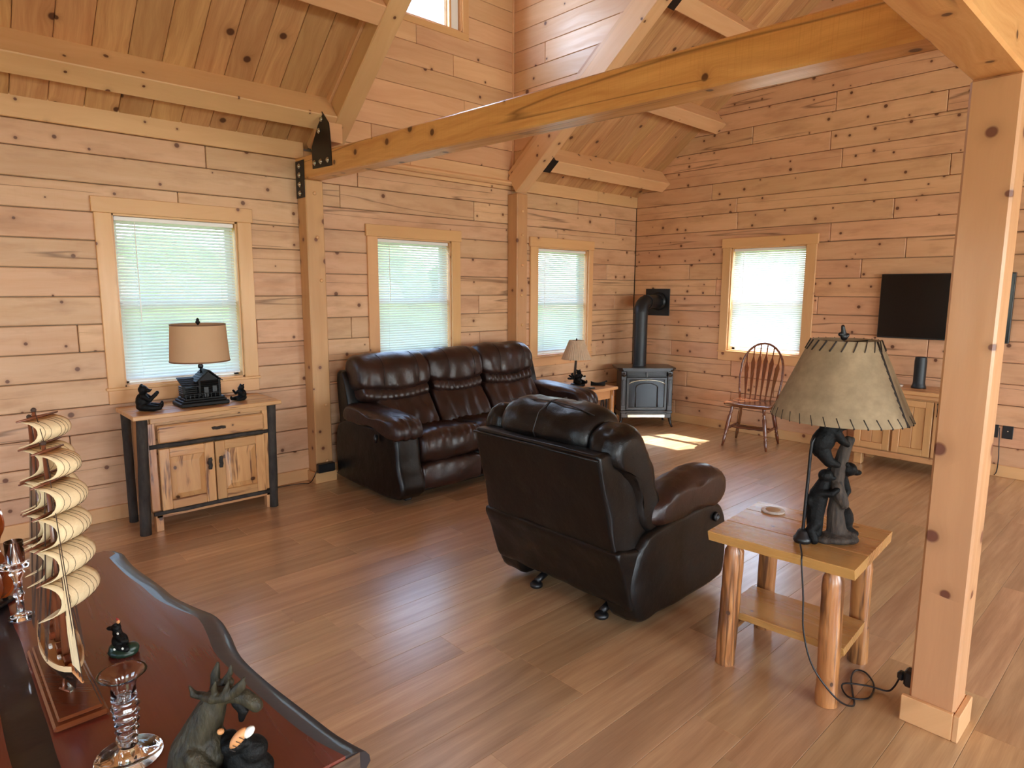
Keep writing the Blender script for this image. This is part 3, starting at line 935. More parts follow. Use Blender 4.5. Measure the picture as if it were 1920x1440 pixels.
def rafter(x0, x1, label, ylow):
    r = empty('roof_rafter', (0, 0, 0), 0, label, 'rafter')
    beam('timber', ((x0 + x1) / 2, ylow, raf_z(ylow)), ((x0 + x1) / 2, RIDGE_Y + .06, raf_z(RIDGE_Y + .06)), x1 - x0, .195, BEAM, r, .007)
    return r
r1 = rafter(2.42, 2.565, 'sloping rafter rising from the steel gusset plate over the sofa wall', 4.86)
r2 = rafter(4.52, 4.665, 'sloping rafter rising from the wall post right of the sofa', 4.86)
beam('rake_trim', (4.565, 4.9, roof_z(4.9) - .0), (4.565, RIDGE_Y + .2, roof_z(RIDGE_Y + .2) - .0), .075, .09, BEAM, r2, .004, up=(0, RS, 1))
beam('edge_trim', (2.408, 4.9, roof_z(4.9) - .028), (2.408, RIDGE_Y + .2, roof_z(RIDGE_Y + .2) - .028), .022, .05, BEAM, r1, .003, up=(0, RS, 1))
# purlins
nrm = V((0, .62, .785))
PN = ['lowest', 'second', 'third', 'fourth', 'topmost']
for k in range(5):
    c = V((0, 4.505 - .68 * k, 2.742 + .546 * k)) + nrm * .1
    for (xa, xb, bay) in ((XL, 2.42, 'left'), (4.665, B, 'right')):
        where = 'above the window with the log cabin lamp' if bay == 'left' else 'ending at the gable wall above the stove corner'
        r = empty('roof_purlin', (0, 0, 0), 0, '%s pine purlin under the sloping ceiling %s' % (PN[k], where), 'purlin', 'purlins of the %s roof bay' % bay)
        beam('timber', (xa, c.y, c.z), (xb, c.y, c.z), .14, .205, BEAM, r, .006, up=(0, .62, .785))
        if bay == 'right':
            cc = c - nrm * .1
            sl = V((0, -.785, .62))
            m = M()
            q0 = cc - nrm * .004
            ex = V((1, 0, 0))
            def pt(i, s_, n_): return tuple(q0 + ex * (xa + i) + sl * s_ + nrm * n_)
            vs = [pt(i, s_, n_) for i in (0, .09) for s_ in (-.076, .076) for n_ in (0, .006)]
            m.add(vs, [(0, 1, 3, 2), (4, 6, 7, 5), (0, 4, 5, 1), (2, 3, 7, 6), (0, 2, 6, 4), (1, 5, 7, 3)])
            for s0, s1 in ((-.076, -.0705), (.0705, .076)):
                vs = [pt(i, s_, n_) for i in (0, .05) for s_ in (s0, s1) for n_ in (0, .09)]
                m.add(vs, [(0, 1, 3, 2), (4, 6, 7, 5), (0, 4, 5, 1), (2, 3, 7, 6), (0, 2, 6, 4), (1, 5, 7, 3)])
            m.obj('joist_hanger', BLACKS, r)

# steel plates with bolts
def bolt_mesh():
    m = M(); m.lathe([(.020, 0), (.020, .003), (.017, .0035), (.013, .0035), (.013, .010), (.010, .012)], 12, axis='x')
    return m.mesh('bolt', CHROME, True)
BOLT = bolt_mesh()
XP = TX0 - .006
g1 = empty('gusset_plate', (XP, 4.48, 2.42), 0, 'pointed black steel gusset plate joining the rafter to the tie beam', 'steel plate')
M().prism([(.152, .012), (.155, .166), (-.02, .385), (-.115, .29), (-.128, .205), (-.14, .0)], 0, .006, 'x').obj('plate', BLACKS, g1)
for (y_, z_) in ((-.01, .335), (.035, .262), (.115, .05), (.02, .047), (-.085, .045)):
    b_ = bpy.data.objects.new('bolt', BOLT); COL.objects.link(b_); b_.parent = g1; b_.location = (-.0, y_, z_); b_.rotation_euler = (0, 0, pi)
M().box((.006, -.10, .17), (.113, .12, .30)).obj('spacer_block', BEAM, g1)
g2 = empty('strap_plate', (XP - .002, 4.845, 2.245), 0, 'narrow black steel strap with four bolts down the wall post', 'steel plate')
M().box((0, -.068, 0), (.006, .068, .275), .001).obj('plate', BLACKS, g2)
for z_ in (.035, .10, .17, .235):
    b_ = bpy.data.objects.new('bolt', BOLT); COL.objects.link(b_); b_.parent = g2; b_.location = (0, .005, z_); b_.rotation_euler = (0, 0, pi)
# ------------------------------------------------------------------ reclining sofa
def wr(amp, fx=9, fz=3, seed=0.0):
    return lambda p, t, n: p + n * (amp * noise.noise(V((p.x * fx + seed, p.y * fz, p.z * fz))))
def gathers(amp, k, zc, zw, along='x', seed=0.0, base=.004):
    """puckers along a seam: ripples across the width that fade away from height zc"""
    def f(p, t, n):
        g = math.exp(-((p.z - zc) / zw) ** 2)
        u = p.x if along == 'x' else p.y
        ph = u * k + 2.5 * noise.noise(V((u * 6 + seed, 0, p.z * 6)))
        return p + n * (amp * g * sin(ph) + base * noise.noise(V((p.x * 7 + seed, p.y * 7, p.z * 7))))
    return f

sofa = empty('reclining_sofa', (3.555, 4.365, 0), 0, 'brown leather three-seat reclining sofa under the middle window', 'sofa')
SX = [(-.885, -.30), (-.295, .285), (.29, .87)]
# seats
seat_prof = [(-.52, .30), (-.56, .37), (-.545, .46), (-.47, .505), (-.30, .485), (-.10, .47), (.05, .46), (.05, .36), (-.2, .29), (-.42, .27)]
foot_prof = [(-.50, .075), (-.535, .10), (-.548, .17), (-.535, .25), (-.50, .272), (-.42, .27), (-.40, .17), (-.42, .08)]
for i, (a, b) in enumerate(SX):
    loaf(seat_prof, a, b, .045, 26, 4, gathers(.006, 95, .47, .05, seed=i * 3.1, base=.012), bulge=.012).obj('seat_cushion', LEATH, sofa, True)
    loaf(foot_prof, a + .006, b - .006, .03, 18, 4, gathers(.004, 60, .27, .03, seed=i * 5.3, base=.010), bulge=.008).obj('footrest', LEATH, sofa, True)
BX = [(-1.035, -.355), (-.365, .225), (.215, .86)]
low_prof = [(-.10, .44), (-.045, .57), (.02, .66), (.075, .715), (.20, .72), (.22, .55), (.16, .42), (.0, .40)]
mid_prof = [(.045, .70), (.035, .745), (.075, .795), (.16, .81), (.24, .77), (.22, .69), (.13, .67)]
top_prof = [(.065, .79), (.045, .85), (.065, .945), (.12, 1.005), (.20, 1.03), (.29, 1.01), (.335, .93), (.33, .80), (.22, .76)]
for i, (a, b) in enumerate(BX):
    dz = .012 * i
    def cv(f, dz=dz, sag=.03, a=a, b=b):
        def g(p, t, n):
            p = f(p, t, n)
            p = V((p.x, p.y, p.z + dz - sag * sin(pi * t) * (1 if p.z < .86 else max(0, 1 - (p.z - .86) * 8))))
            return p
        return g
    la, lb = (a + (.12 if i == 0 else .0)), (b - (.0 if i < 2 else .0))
    back = loaf(top_prof, a, b, .06, 26, 4, cv(gathers(.006, 42, .84, .09, seed=i * 2.3, base=.012)), bulge=.012).obj('head_cushion', LEATH, sofa, True)
    loaf(mid_prof, a + .03, b - .03, .035, 30, 4, cv(gathers(.006, 120, .75, .06, seed=i * 4.1, base=.006)), bulge=.004).obj('lumbar_band', LEATH, sofa, True)
    loaf(low_prof, la + .02, lb - .02, .05, 28, 4, cv(gathers(.010, 46, .56, .12, seed=i * 7.7, base=.010)), bulge=.014).obj('back_cushion', LEATH, sofa, True)
# stitched panel seams on the head cushions
for i, (a, b) in enumerate(BX):
    for f in (.30, .78):
        x = a + (b - a) * f
        pts = [(x, .036, .80 + .012 * i), (x, .028, .86 + .012 * i), (x, .048, .95 + .012 * i), (x, .108, 1.014 + .012 * i), (x, .20, 1.040 + .012 * i), (x, .29, 1.022 + .012 * i)]
        M().tube(smooth_loop(pts, 4, False), .0022, 5).obj('seam', LEATHD, sofa, True)
# backrest shell, visible at the left end
shell = [(.12, .40), (.25, .86), (.31, .895), (.365, .86), (.355, .40), (.34, .10), (.18, .10)]
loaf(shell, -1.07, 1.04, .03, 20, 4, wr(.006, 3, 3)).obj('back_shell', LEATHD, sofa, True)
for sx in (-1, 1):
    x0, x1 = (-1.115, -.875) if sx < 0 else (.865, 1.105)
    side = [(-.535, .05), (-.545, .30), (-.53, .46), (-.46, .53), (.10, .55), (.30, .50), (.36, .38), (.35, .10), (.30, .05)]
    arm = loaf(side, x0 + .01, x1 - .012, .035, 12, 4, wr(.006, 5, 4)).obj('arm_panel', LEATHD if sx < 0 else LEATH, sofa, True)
    pad = [(-.57, .50), (-.575, .56), (-.53, .615), (-.40, .645), (-.15, .655), (.10, .665), (.20, .63), (.21, .55), (.0, .53), (-.30, .53), (-.50, .485)]
    loaf(pad, x0 - .018, x1 + .012, .075, 14, 4, lambda p, t, n: p + n * (.012 * noise.noise(V((p.x * 14, p.y * 7, p.z * 8))) + (.006 * sin(p.x * 90) if p.y < -.47 else 0)), bulge=.006).obj('arm_pad', LEATH, sofa, True)
M().box((-.88, -.48, .05), (.88, .34, .28), .01).obj('base', LEATHD, sofa)
m = M(); m.tube([(-1.122, -.30, .50), (-1.128, -.30, .47), (-1.128, -.30, .44)], [.012, .016, .012], 8)
m.obj('recline_handle', BLACKP, sofa, True)
for sx in (-.95, .95):
    for sy in (-.42, .33):
        M().box((sx - .03, sy - .03, 0), (sx + .03, sy + .03, .055), .004).obj('foot', BLACKP, sofa)

# ------------------------------------------------------------------ rocker recliner, seen from behind
rec = empty('recliner_chair', (2.60, 2.07, 0), 0, 'dark leather rocker recliner with its back turned, in the middle of the floor', 'armchair')
# local: faces +x, width along y.  y from -.44 to +.44
def crease(amp, seed):
    return lambda p, t, n: p + n * (amp * noise.noise(V((p.x * 8 + seed, p.y * 8, p.z * 8))) + amp * .4 * noise.noise(V((p.x * 22, p.y * 22 + seed, p.z * 22))))
back_prof = [(-.42, .36), (-.49, .60), (-.545, .835), (-.525, .868), (-.44, .86), (-.33, .83), (-.20, .60), (-.16, .36), (-.28, .33)]
def taper(f, k=.10, z0=.35):
    def g(p, t, n):
        p = f(p, t, n)
        return V((p.x, p.y * (1 - k * max(0, p.z - z0)), p.z))
    return g
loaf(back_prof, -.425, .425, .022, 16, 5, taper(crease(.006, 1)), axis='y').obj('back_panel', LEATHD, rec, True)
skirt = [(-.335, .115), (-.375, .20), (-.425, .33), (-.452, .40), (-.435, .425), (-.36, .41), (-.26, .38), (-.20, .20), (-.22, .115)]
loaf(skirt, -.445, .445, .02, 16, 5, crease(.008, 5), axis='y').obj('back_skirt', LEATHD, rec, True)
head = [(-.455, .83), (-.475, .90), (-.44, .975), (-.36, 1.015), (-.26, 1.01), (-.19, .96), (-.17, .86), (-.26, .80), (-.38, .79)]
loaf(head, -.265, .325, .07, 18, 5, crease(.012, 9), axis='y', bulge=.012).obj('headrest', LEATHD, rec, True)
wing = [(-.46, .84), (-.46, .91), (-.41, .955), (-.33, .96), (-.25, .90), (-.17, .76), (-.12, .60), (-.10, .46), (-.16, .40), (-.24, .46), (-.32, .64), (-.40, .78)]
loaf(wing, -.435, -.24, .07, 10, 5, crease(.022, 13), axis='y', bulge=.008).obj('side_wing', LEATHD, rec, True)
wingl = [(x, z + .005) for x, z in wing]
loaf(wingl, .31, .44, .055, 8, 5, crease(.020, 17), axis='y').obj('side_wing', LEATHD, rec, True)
M().tube([(-.483, .028, .845), (-.506, .03, .90), (-.470, .03, .985), (-.38, .03, 1.031), (-.27, .03, 1.03)], .003, 5).obj('seam', BLACKP, rec, True)
M().tube(smooth_loop([(-.40, -.25, 1.0), (-.39, -.10, 1.022), (-.385, .08, 1.026), (-.39, .30, 1.005)], 5, False), .003, 5).obj('seam', BLACKP, rec, True)
M().tube([(-.553, -.405, .845), (-.556, 0, .848), (-.553, .405, .845)], .006, 6).obj('piping', LEATHD, rec, True)
for sy in (-1, 1):
    side = [(-.30, .05), (-.36, .20), (-.345, .33), (-.29, .42), (-.20, .47), (.10, .49), (.36, .47), (.445, .40), (.475, .28), (.47, .13), (.40, .05), (.05, .035), (-.15, .04)]
    y0, y1 = (-.455, -.28) if sy < 0 else (.28, .455)
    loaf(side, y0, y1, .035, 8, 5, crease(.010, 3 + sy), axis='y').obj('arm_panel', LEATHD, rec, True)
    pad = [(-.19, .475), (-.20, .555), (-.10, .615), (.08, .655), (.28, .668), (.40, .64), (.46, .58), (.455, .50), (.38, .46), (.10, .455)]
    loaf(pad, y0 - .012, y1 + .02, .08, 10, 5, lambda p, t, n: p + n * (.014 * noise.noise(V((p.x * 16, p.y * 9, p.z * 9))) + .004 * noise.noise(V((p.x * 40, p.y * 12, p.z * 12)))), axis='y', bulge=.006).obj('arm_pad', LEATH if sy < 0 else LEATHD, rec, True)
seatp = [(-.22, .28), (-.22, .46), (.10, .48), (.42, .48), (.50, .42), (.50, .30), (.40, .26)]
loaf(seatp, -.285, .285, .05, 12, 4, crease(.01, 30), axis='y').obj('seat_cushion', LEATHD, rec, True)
ft = [(.44, .10), (.50, .12), (.52, .20), (.50, .28), (.44, .29), (.40, .20)]
loaf(ft, -.28, .28, .03, 10, 4, None, axis='y').obj('footrest', LEATHD, rec, True)
M().lathe([(.024, 0), (.024, .012), (.015, .016), (.012, .006)], 16).obj('recline_button', BLACKP, rec, True, loc=(.33, -.458, .41), rot=(pi / 2, 0, 0))
M().box((-.15, -.26, .035), (.32, .26, .09), .01).obj('base', BLACKP, rec)
for (x, y_) in ((-.30, .20), (-.30, -.24), (.30, .20), (.30, -.24)):
    m = M(); m.tube([(x + (.08 if x < 0 else -.08), y_, .06), (x, y_, .03)], [.018, .018], 8); m.lathe([(.028, 0), (.034, .006), (.034, .018), (.022, .03)], 14, (x, y_, 0))
    m.obj('glide_foot', BLACKP, rec, True)

# ------------------------------------------------------------------ hickory cabinet under window 1
cb = empty('hickory_cabinet', (1.415, 4.63, 0), 0, 'hickory cabinet with dark bark posts, one drawer and two doors', 'cabinet')
# local: x -.47..+.47, front at y=-.17
TOPZ = .775
for k in range(3):
    beam('top_board', (-.465, -.148 + k * .148, TOPZ - .014), (.47, -.148 + k * .148, TOPZ - .014), .146, .028, HICK, cb, .004)
def barkleg(x, y_, r, z1, lean=0.0):
    pts = [(x + lean * (z1 - k * z1 / 8), y_, k * z1 / 8) for k in range(9)]
    rs = [r * (1 + .07 * noise.noise(V((k * 1.3, x * 9, y_ * 7)))) for k in range(9)]
    return M().tube(pts, rs, 14).obj('post', BARK, cb, True)
barkleg(-.405, -.165, .033, .745, -.035); barkleg(.415, -.165, .030, .745, -.02)
barkleg(-.425, .155, .028, .745); barkleg(.425, .155, .028, .745)
M().box((-.375, -.14, .115), (.385, .20, .745), .004).obj('carcass', HICK, cb)
for sx in (-.385, .39):
    beam('side_panel', (sx, .02, .13), (sx, .02, .74), .02, .26, HICK, cb, .004, up=(0, 1, 0))
beam('face_rail', (-.36, -.152, .725), (.385, -.152, .725), .03, .035, HICK, cb, .003)
for sx in (-.36, .372): beam('face_stile', (sx, -.152, .14), (sx, -.152, .71), .03, .05, HICK, cb, .003, up=(1, 0, 0))
for sx in (-.345, .375): beam('foot_block', (sx, -.14, .0), (sx, -.14, .13), .05, .045, HICK, cb, .003, up=(1, 0, 0))
dr = beam('drawer', (-.325, -.175, .635), (.35, -.175, .635), .03, .115, HICK, cb, .008)
def barkpull(parent, loc, vert):
    m = M()
    L = .05
    pts = [(k * L / 6 - L / 2, 0, .002 * sin(k * 2.0)) for k in range(7)]
    m.tube(pts, [.009, .0105, .010, .0108, .010, .0105, .009], 9)
    o = m.obj('handle', BARK, parent, True, sub=0)
    return o
h = barkpull(dr, None, False); h.location = (.03, -.022, .0) ; h.scale = (1.7, 1, 1)
for z_, nme in ((.558, 'bark_rail'), (.120, 'bark_rail')):
    pts = [(-.375 + k * .0955, -.168 + .003 * sin(k * 1.7), z_ + .002 * sin(k * 2.3)) for k in range(9)]
    M().tube(pts, [.014 * (1 + .12 * noise.noise(V((k * .9, z_ * 5, 0)))) for k in range(9)], 10).obj(nme, BARK, cb, True)
beam('bottom_rail', (-.36, -.15, .098), (.38, -.15, .098), .03, .018, HICK, cb, .002)
def door(x0, x1, hx):
    d = empty('door', ((x0 + x1) / 2, -.158, .337)); d.parent = cb
    w = x1 - x0; hh = .405; st = .062
    for s in (-1, 1):
        beam('stile', (s * (w / 2 - st / 2), -.008, -hh / 2), (s * (w / 2 - st / 2), -.008, hh / 2), .024, st, HICK, d, .004, up=(1, 0, 0))
        beam('rail', (-w / 2 + st, -.008, s * (hh / 2 - st / 2)), (w / 2 - st, -.008, s * (hh / 2 - st / 2)), .024, st, HICK, d, .004)
    # raised panel
    m = M(); a, c = w / 2 - st, hh / 2 - st
    m.rings([[(-a, .004, -c), (a, .004, -c), (a, .004, c), (-a, .004, c)], [(-a, -.004, -c), (a, -.004, -c), (a, -.004, c), (-a, -.004, c)],
             [(-a + .035, -.016, -c + .035), (a - .035, -.016, -c + .035), (a - .035, -.016, c - .035), (-a + .035, -.016, c - .035)]])
    m.xf(Matrix.Rotation(pi / 2, 4, 'Y')); o = m.obj('raised_panel', HICK, d); o.rotation_euler = (0, -pi / 2, 0)
    p = barkpull(d, None, True); p.location = (hx, -.03, .06); p.rotation_euler = (0, pi / 2, 0); p.scale = (1.5, 1.25, 1.25)
    return d
door(-.325, .010, .135); door(.018, .352, -.138)

# ------------------------------------------------------------------ small end table with twig spindles, right of the sofa
et = empty('twig_end_table', (5.0, 4.36, 0), 0, 'small pale end table with twig spindles between the sofa and the stove', 'table')
ETZ = .575
for k in range(3): beam('top_board', (-.285, -.30 + .10 + k * .20, ETZ - .014), (.285, -.30 + .10 + k * .20, ETZ - .014), .198, .028, PINET, et, .004)
for sy in (-1, 1): beam('apron', (-.225, sy * .245, ETZ - .075), (.225, sy * .245, ETZ - .075), .022, .095, PINET, et, .004)
for sx in (-1, 1): beam('apron', (sx * .225, -.235, ETZ - .075), (sx * .225, .235, ETZ - .075), .022, .095, PINET, et, .004)
for sx in (-1, 1):
    for sy in (-1, 1):
        pts = [(sx * .235, sy * .25, k * (ETZ - .03) / 6) for k in range(7)]
        M().tube(pts, [.03 * (1 + .1 * noise.noise(V((k, sx, sy)))) for k in range(7)], 12).obj('leg', LOGLEG, et, True); stand(bpy.data.objects[[o.name for o in et.children if o.name.startswith('leg')][-1]])
for sy in (-1, 1): beam('stretcher', (-.225, sy * .25, .14), (.225, sy * .25, .14), .035, .035, PINET, et, .008)
for sx in (-1, 1): beam('stretcher', (sx * .235, -.24, .14), (sx * .235, .24, .14), .035, .035, PINET, et, .008)
for sx in (-1, 1):
    for k in range(4):
        y_ = -.15 + .1 * k
        pts = [(sx * .235 + .006 * sin(j + k), y_ + .007 * sin(j * 1.6 + k * 2), .15 + j * .065) for j in range(6)]
        M().tube(pts, .008, 8).obj('twig_spindle', BARK, et, True)
for k in range(5):
    x_ = -.16 + .08 * k
    pts = [(x_ + .007 * sin(j * 1.6 + k * 2), -.25 + .004 * sin(j + k), .15 + j * .065) for j in range(6)]
    M().tube(pts, .008, 8).obj('twig_spindle', BARK, et, True)

# ------------------------------------------------------------------ gas stove in the corner
st = empty('cast_iron_stove', (6.235, 4.435, 0), radians(-42), 'black cast iron gas stove on curved legs in the corner', 'stove')
# local: front at y=-.20, x -.30..+.30
def frame_poly(w, d, ch):
    return [(-w, -d + ch), (-w + ch, -d), (w - ch, -d), (w, -d + ch), (w, d - ch), (w - ch, d), (-w + ch, d), (-w, d - ch)]
m = M(); m.prism(frame_poly(.335, .225, .05), .665, .682); m.prism(frame_poly(.32, .21, .05), .645, .665); m.obj('top_plate', STOVE, st)
m = M(); m.prism(frame_poly(.285, .185, .06), .17, .645); m.obj('body', STOVE, st)
# front frame: pillars with rosettes
for sx in (-1, 1):
    m = M(); m.box((sx * .265 - .03, -.215, .19), (sx * .265 + .03, -.15, .645), .006)
    m.box((sx * .265 - .018, -.222, .25), (sx * .265 + .018, -.21, .55), .004)
    p = m.obj('pillar', STOVE, st)
    m = M(); m.lathe([(.026, 0), (.024, .008), (.012, .006), (.009, .012), (.0, .014)], 16); o = m.obj('rosette', STOVE, p, True, loc=(sx * .265, -.213, .605), rot=(pi / 2, 0, 0))
m = M()
for k in range(5): m.box((-.225, -.208 + .004 * k, .585 + k * .0095), (.225, -.17, .590 + k * .0095), .001)
m.box((-.235, -.215, .575), (.235, -.19, .583), .002); m.box((-.235, -.215, .632), (.235, -.19, .645), .002); m.box((-.008, -.213, .58), (.008, -.19, .635))
m.obj('louvre', STOVE, st)
# door with arched frame
dr = empty('door', (0, -.2, .39)); dr.parent = st
m = M()
m.box((-.232, -.012, -.165), (-.200, .01, .165), .004); m.box((.200, -.012, -.165), (.232, .01, .165), .004)
m.box((-.232, -.012, -.185), (.232, .01, -.160), .004); m.box((-.232, -.012, .160), (.232, .01, .182), .004)
m.obj('door_frame', STOVE, dr)
M().box((-.2, -.001, -.162), (.2, .004, .162)).obj('glass', STOVEG, dr)
for (h0, h1, w_) in ((.105, .155, .205), (.065, .12, .125)):
    pts = [(-w_, -.010, h0)] + [(-w_ * cos(pi * k / 12), -.012, h0 + (h1 - h0) * sin(pi * k / 12)) for k in range(1, 12)] + [(w_, -.010, h0)]
    M().tube(pts, .0055, 7).obj('arch_bar', CHROME if w_ > .2 else STOVE, dr, True)
for sx in (-1, 1): M().tube([(sx * .125, -.010, -.155), (sx * .125, -.010, .068)], .0055, 7).obj('mullion', STOVE, dr, True)
m = M(); m.box((-.235, -.235, .15), (.235, -.16, .172), .005); m.box((-.30, -.222, .16), (.30, -.15, .192), .006)
m.obj('ash_lip', STOVE, st)
M().box((-.215, -.226, .112), (.215, -.212, .152), .005).obj('bright_panel', CHROME, st)
m = M(); m.box((-.29, -.215, .105), (.29, .18, .165), .006); m.obj('plinth', STOVE, st)
for sx in (-1, 1):
    for sy in (-1, 1):
        pts = [(sx * .255, sy * .165, .17), (sx * .275, sy * .18, .12), (sx * .285, sy * .188, .06), (sx * .30, sy * .205, .012), (sx * .305, sy * .21, 0.0)]
        m = M(); m.tube(smooth_loop(pts, 3, False), [.04, .036, .031, .026, .022, .019, .016, .014, .013, .013, .014, .016, .018], 8)
        m.obj('leg', STOVE, st, True)
# pipe, elbow and wall plate, in world axes
W2L = (Matrix.Translation(st.location) @ Matrix.Rotation(radians(-42), 4, 'Z')).inverted()
px_, py_ = 6.245, 4.50
m = M(); m.tube([(px_, py_, .68), (px_, py_, 1.30)], .078, 24)
m.tube([(px_, py_, 1.285), (px_, py_, 1.305)], .083, 24)
m.xf(W2L).obj('stove_pipe', PIPEB, st, True, auto=40)
m = M(); pts = [(px_, py_, 1.29)] + [(px_ + .12 * (1 - cos(a)), py_ + .02 * sin(a), 1.30 + .12 * sin(a)) for a in (0, pi / 8, pi / 4, 3 * pi / 8, pi / 2)] + [(B - .012, 4.55, 1.425)]
m.tube(pts, .079, 24); m.tube([(px_ + .115, py_ + .015, 1.42), (px_ + .14, py_ + .02, 1.421)], .084, 24)
m.xf(W2L).obj('elbow_pipe', PIPEB, st, True, auto=35)
m = M(); m.box((B - .012, 4.395, 1.255), (B - .002, 4.735, 1.575), .002); m.xf(W2L).obj('wall_plate', PIPEB, st)
m = M(); m.lathe([(.11, B - .03), (.105, B - .016), (.08, B - .035)], 28, (0, 4.55, 1.425), 'x'); m.xf(W2L).obj('wall_collar', PIPEB, st, True)

# ------------------------------------------------------------------ arrow-back chair
ch = empty('windsor_chair', (6.17, 3.05, 0), radians(-90 + 10), 'reddish oak arrow-back dining chair in front of the gable window', 'chair')
# local: front = -y, width x
SZ = .445
seat = [(-.20, .20), (-.225, .05), (-.235, -.12), (-.20, -.215), (0, -.235), (.20, -.215), (.235, -.12), (.225, .05), (.20, .20), (0, .215)]
sp_ = smooth_loop([(x, y, 0) for x, y in seat], 3)
m = M()
m.rings([[(p.x * .95, p.y * .95, SZ - .032) for p in sp_], [(p.x, p.y, SZ - .018) for p in sp_], [(p.x, p.y, SZ - .004) for p in sp_], [(p.x * .96, p.y * .96, SZ) for p in sp_], [(p.x * .7, p.y * .7, SZ - .006) for p in sp_], [(p.x * .3, p.y * .3, SZ - .01) for p in sp_]])
m.obj('seat', OAKC, ch, True, auto=50)
legp = [(.010, .0), (.016, .06), (.017, .10), (.012, .115), (.018, .125), (.012, .135), (.020, .17), (.021, .30), (.013, .335), (.019, .345), (.013, .355), (.017, .40), (.014, .43)]
for sx in (-1, 1):
    for sy in (-1, 1):
        top = V((sx * .15, sy * .14 + .005, SZ - .02)); bot = V((sx * .215, sy * .215 + .01, 0))
        ax = (top - bot).normalized(); Ln = (top - bot).length
        m = M(); m.lathe([(r, h * Ln / .43) for r, h in legp], 12)
        q = V((0, 0, 1)).rotation_difference(ax).to_matrix().to_4x4(); q.translation = bot
        m.xf(q); stand(m.obj('leg', OAKC, ch, True))
def between(p, q, rs, name, mat=OAKC, seg=9, parent=ch):
    p, q = V(p), V(q); n_ = len(rs) - 1
    return M().tube([p.lerp(q, i / n_) for i in range(n_ + 1)], rs, seg).obj(name, mat, parent, True)
tz = .175
for sx in (-1, 1): between((sx * .19, -.185, tz), (sx * .19, .19, tz), [.008, .011, .015, .013, .015, .011, .008], 'side_stretcher')
for yy in (-.05, .05): between((-.185, yy, tz), (.185, yy, tz), [.008, .009, .013, .010, .013, .010, .013, .009, .008], 'cross_stretcher')
bow = []
for k in range(17):
    a_ = pi * k / 16
    x_ = -.205 * cos(a_) * (1.0 if k not in (0, 16) else 1.0)
    zz = SZ + .30 + .27 * sin(a_)
    bow.append((x_ * 1.02, .185 + (zz - SZ) * .24, zz))
bow = [(-.185, .185, SZ - .01), (-.20, .205, SZ + .10), (-.212, .235, SZ + .22)] + bow[1:-1] + [(.212, .235, SZ + .22), (.20, .205, SZ + .10), (.185, .185, SZ - .01)]
M().tube(bow, .0115, 8, sy=.9).obj('bow', OAKC, ch, True)
for k in range(6):
    f = (k - 2.5) / 2.5
    xb, xt = f * .125, f * .165
    zt_ = SZ + .30 + .27 * sqrt(max(0, 1 - (xt / .209) ** 2)) - .005
    p0 = V((xb, .165, SZ - .01)); p1_ = V((xt, .185 + (zt_ - SZ) * .24, zt_))
    m = M(); n_ = 14; rings = []
    prof = [(0, .006), (.12, .007), (.3, .012), (.5, .018), (.64, .021), (.70, .022), (.76, .014), (.80, .008), (.82, .006), (1, .005)]
    for t_, w_ in prof:
        c_ = p0.lerp(p1_, t_); th = .0055
        rings.append([(c_.x - w_, c_.y - th, c_.z), (c_.x + w_, c_.y - th, c_.z), (c_.x + w_, c_.y + th, c_.z), (c_.x - w_, c_.y + th, c_.z)])
    stand(m.rings(rings).obj('arrow_spindle', OAKC, ch))

# ------------------------------------------------------------------ television, console, speaker
tv = empty('television', (B - .06, 1.595, 1.42), 0, 'flat black television on the gable wall, partly behind the post', 'television')
M().box((-.008, -.497, -.29), (.03, .497, .29), .004).obj('housing', BLACKP, tv)
M().box((-.0095, -.49, -.278), (-.008, .49, .282)).obj('screen', SCREEN, tv)
M().box((.03, -.12, -.12), (.056, .12, .12), .003).obj('wall_bracket', BLACKS, tv)
M().box((-.012, -.47, -.297), (-.002, -.43, -.289), .001).obj('sensor', CHROME, tv)
co = empty('media_console', (6.40, 1.62, 0), 0, 'pine media console with panelled doors below the television', 'cabinet')
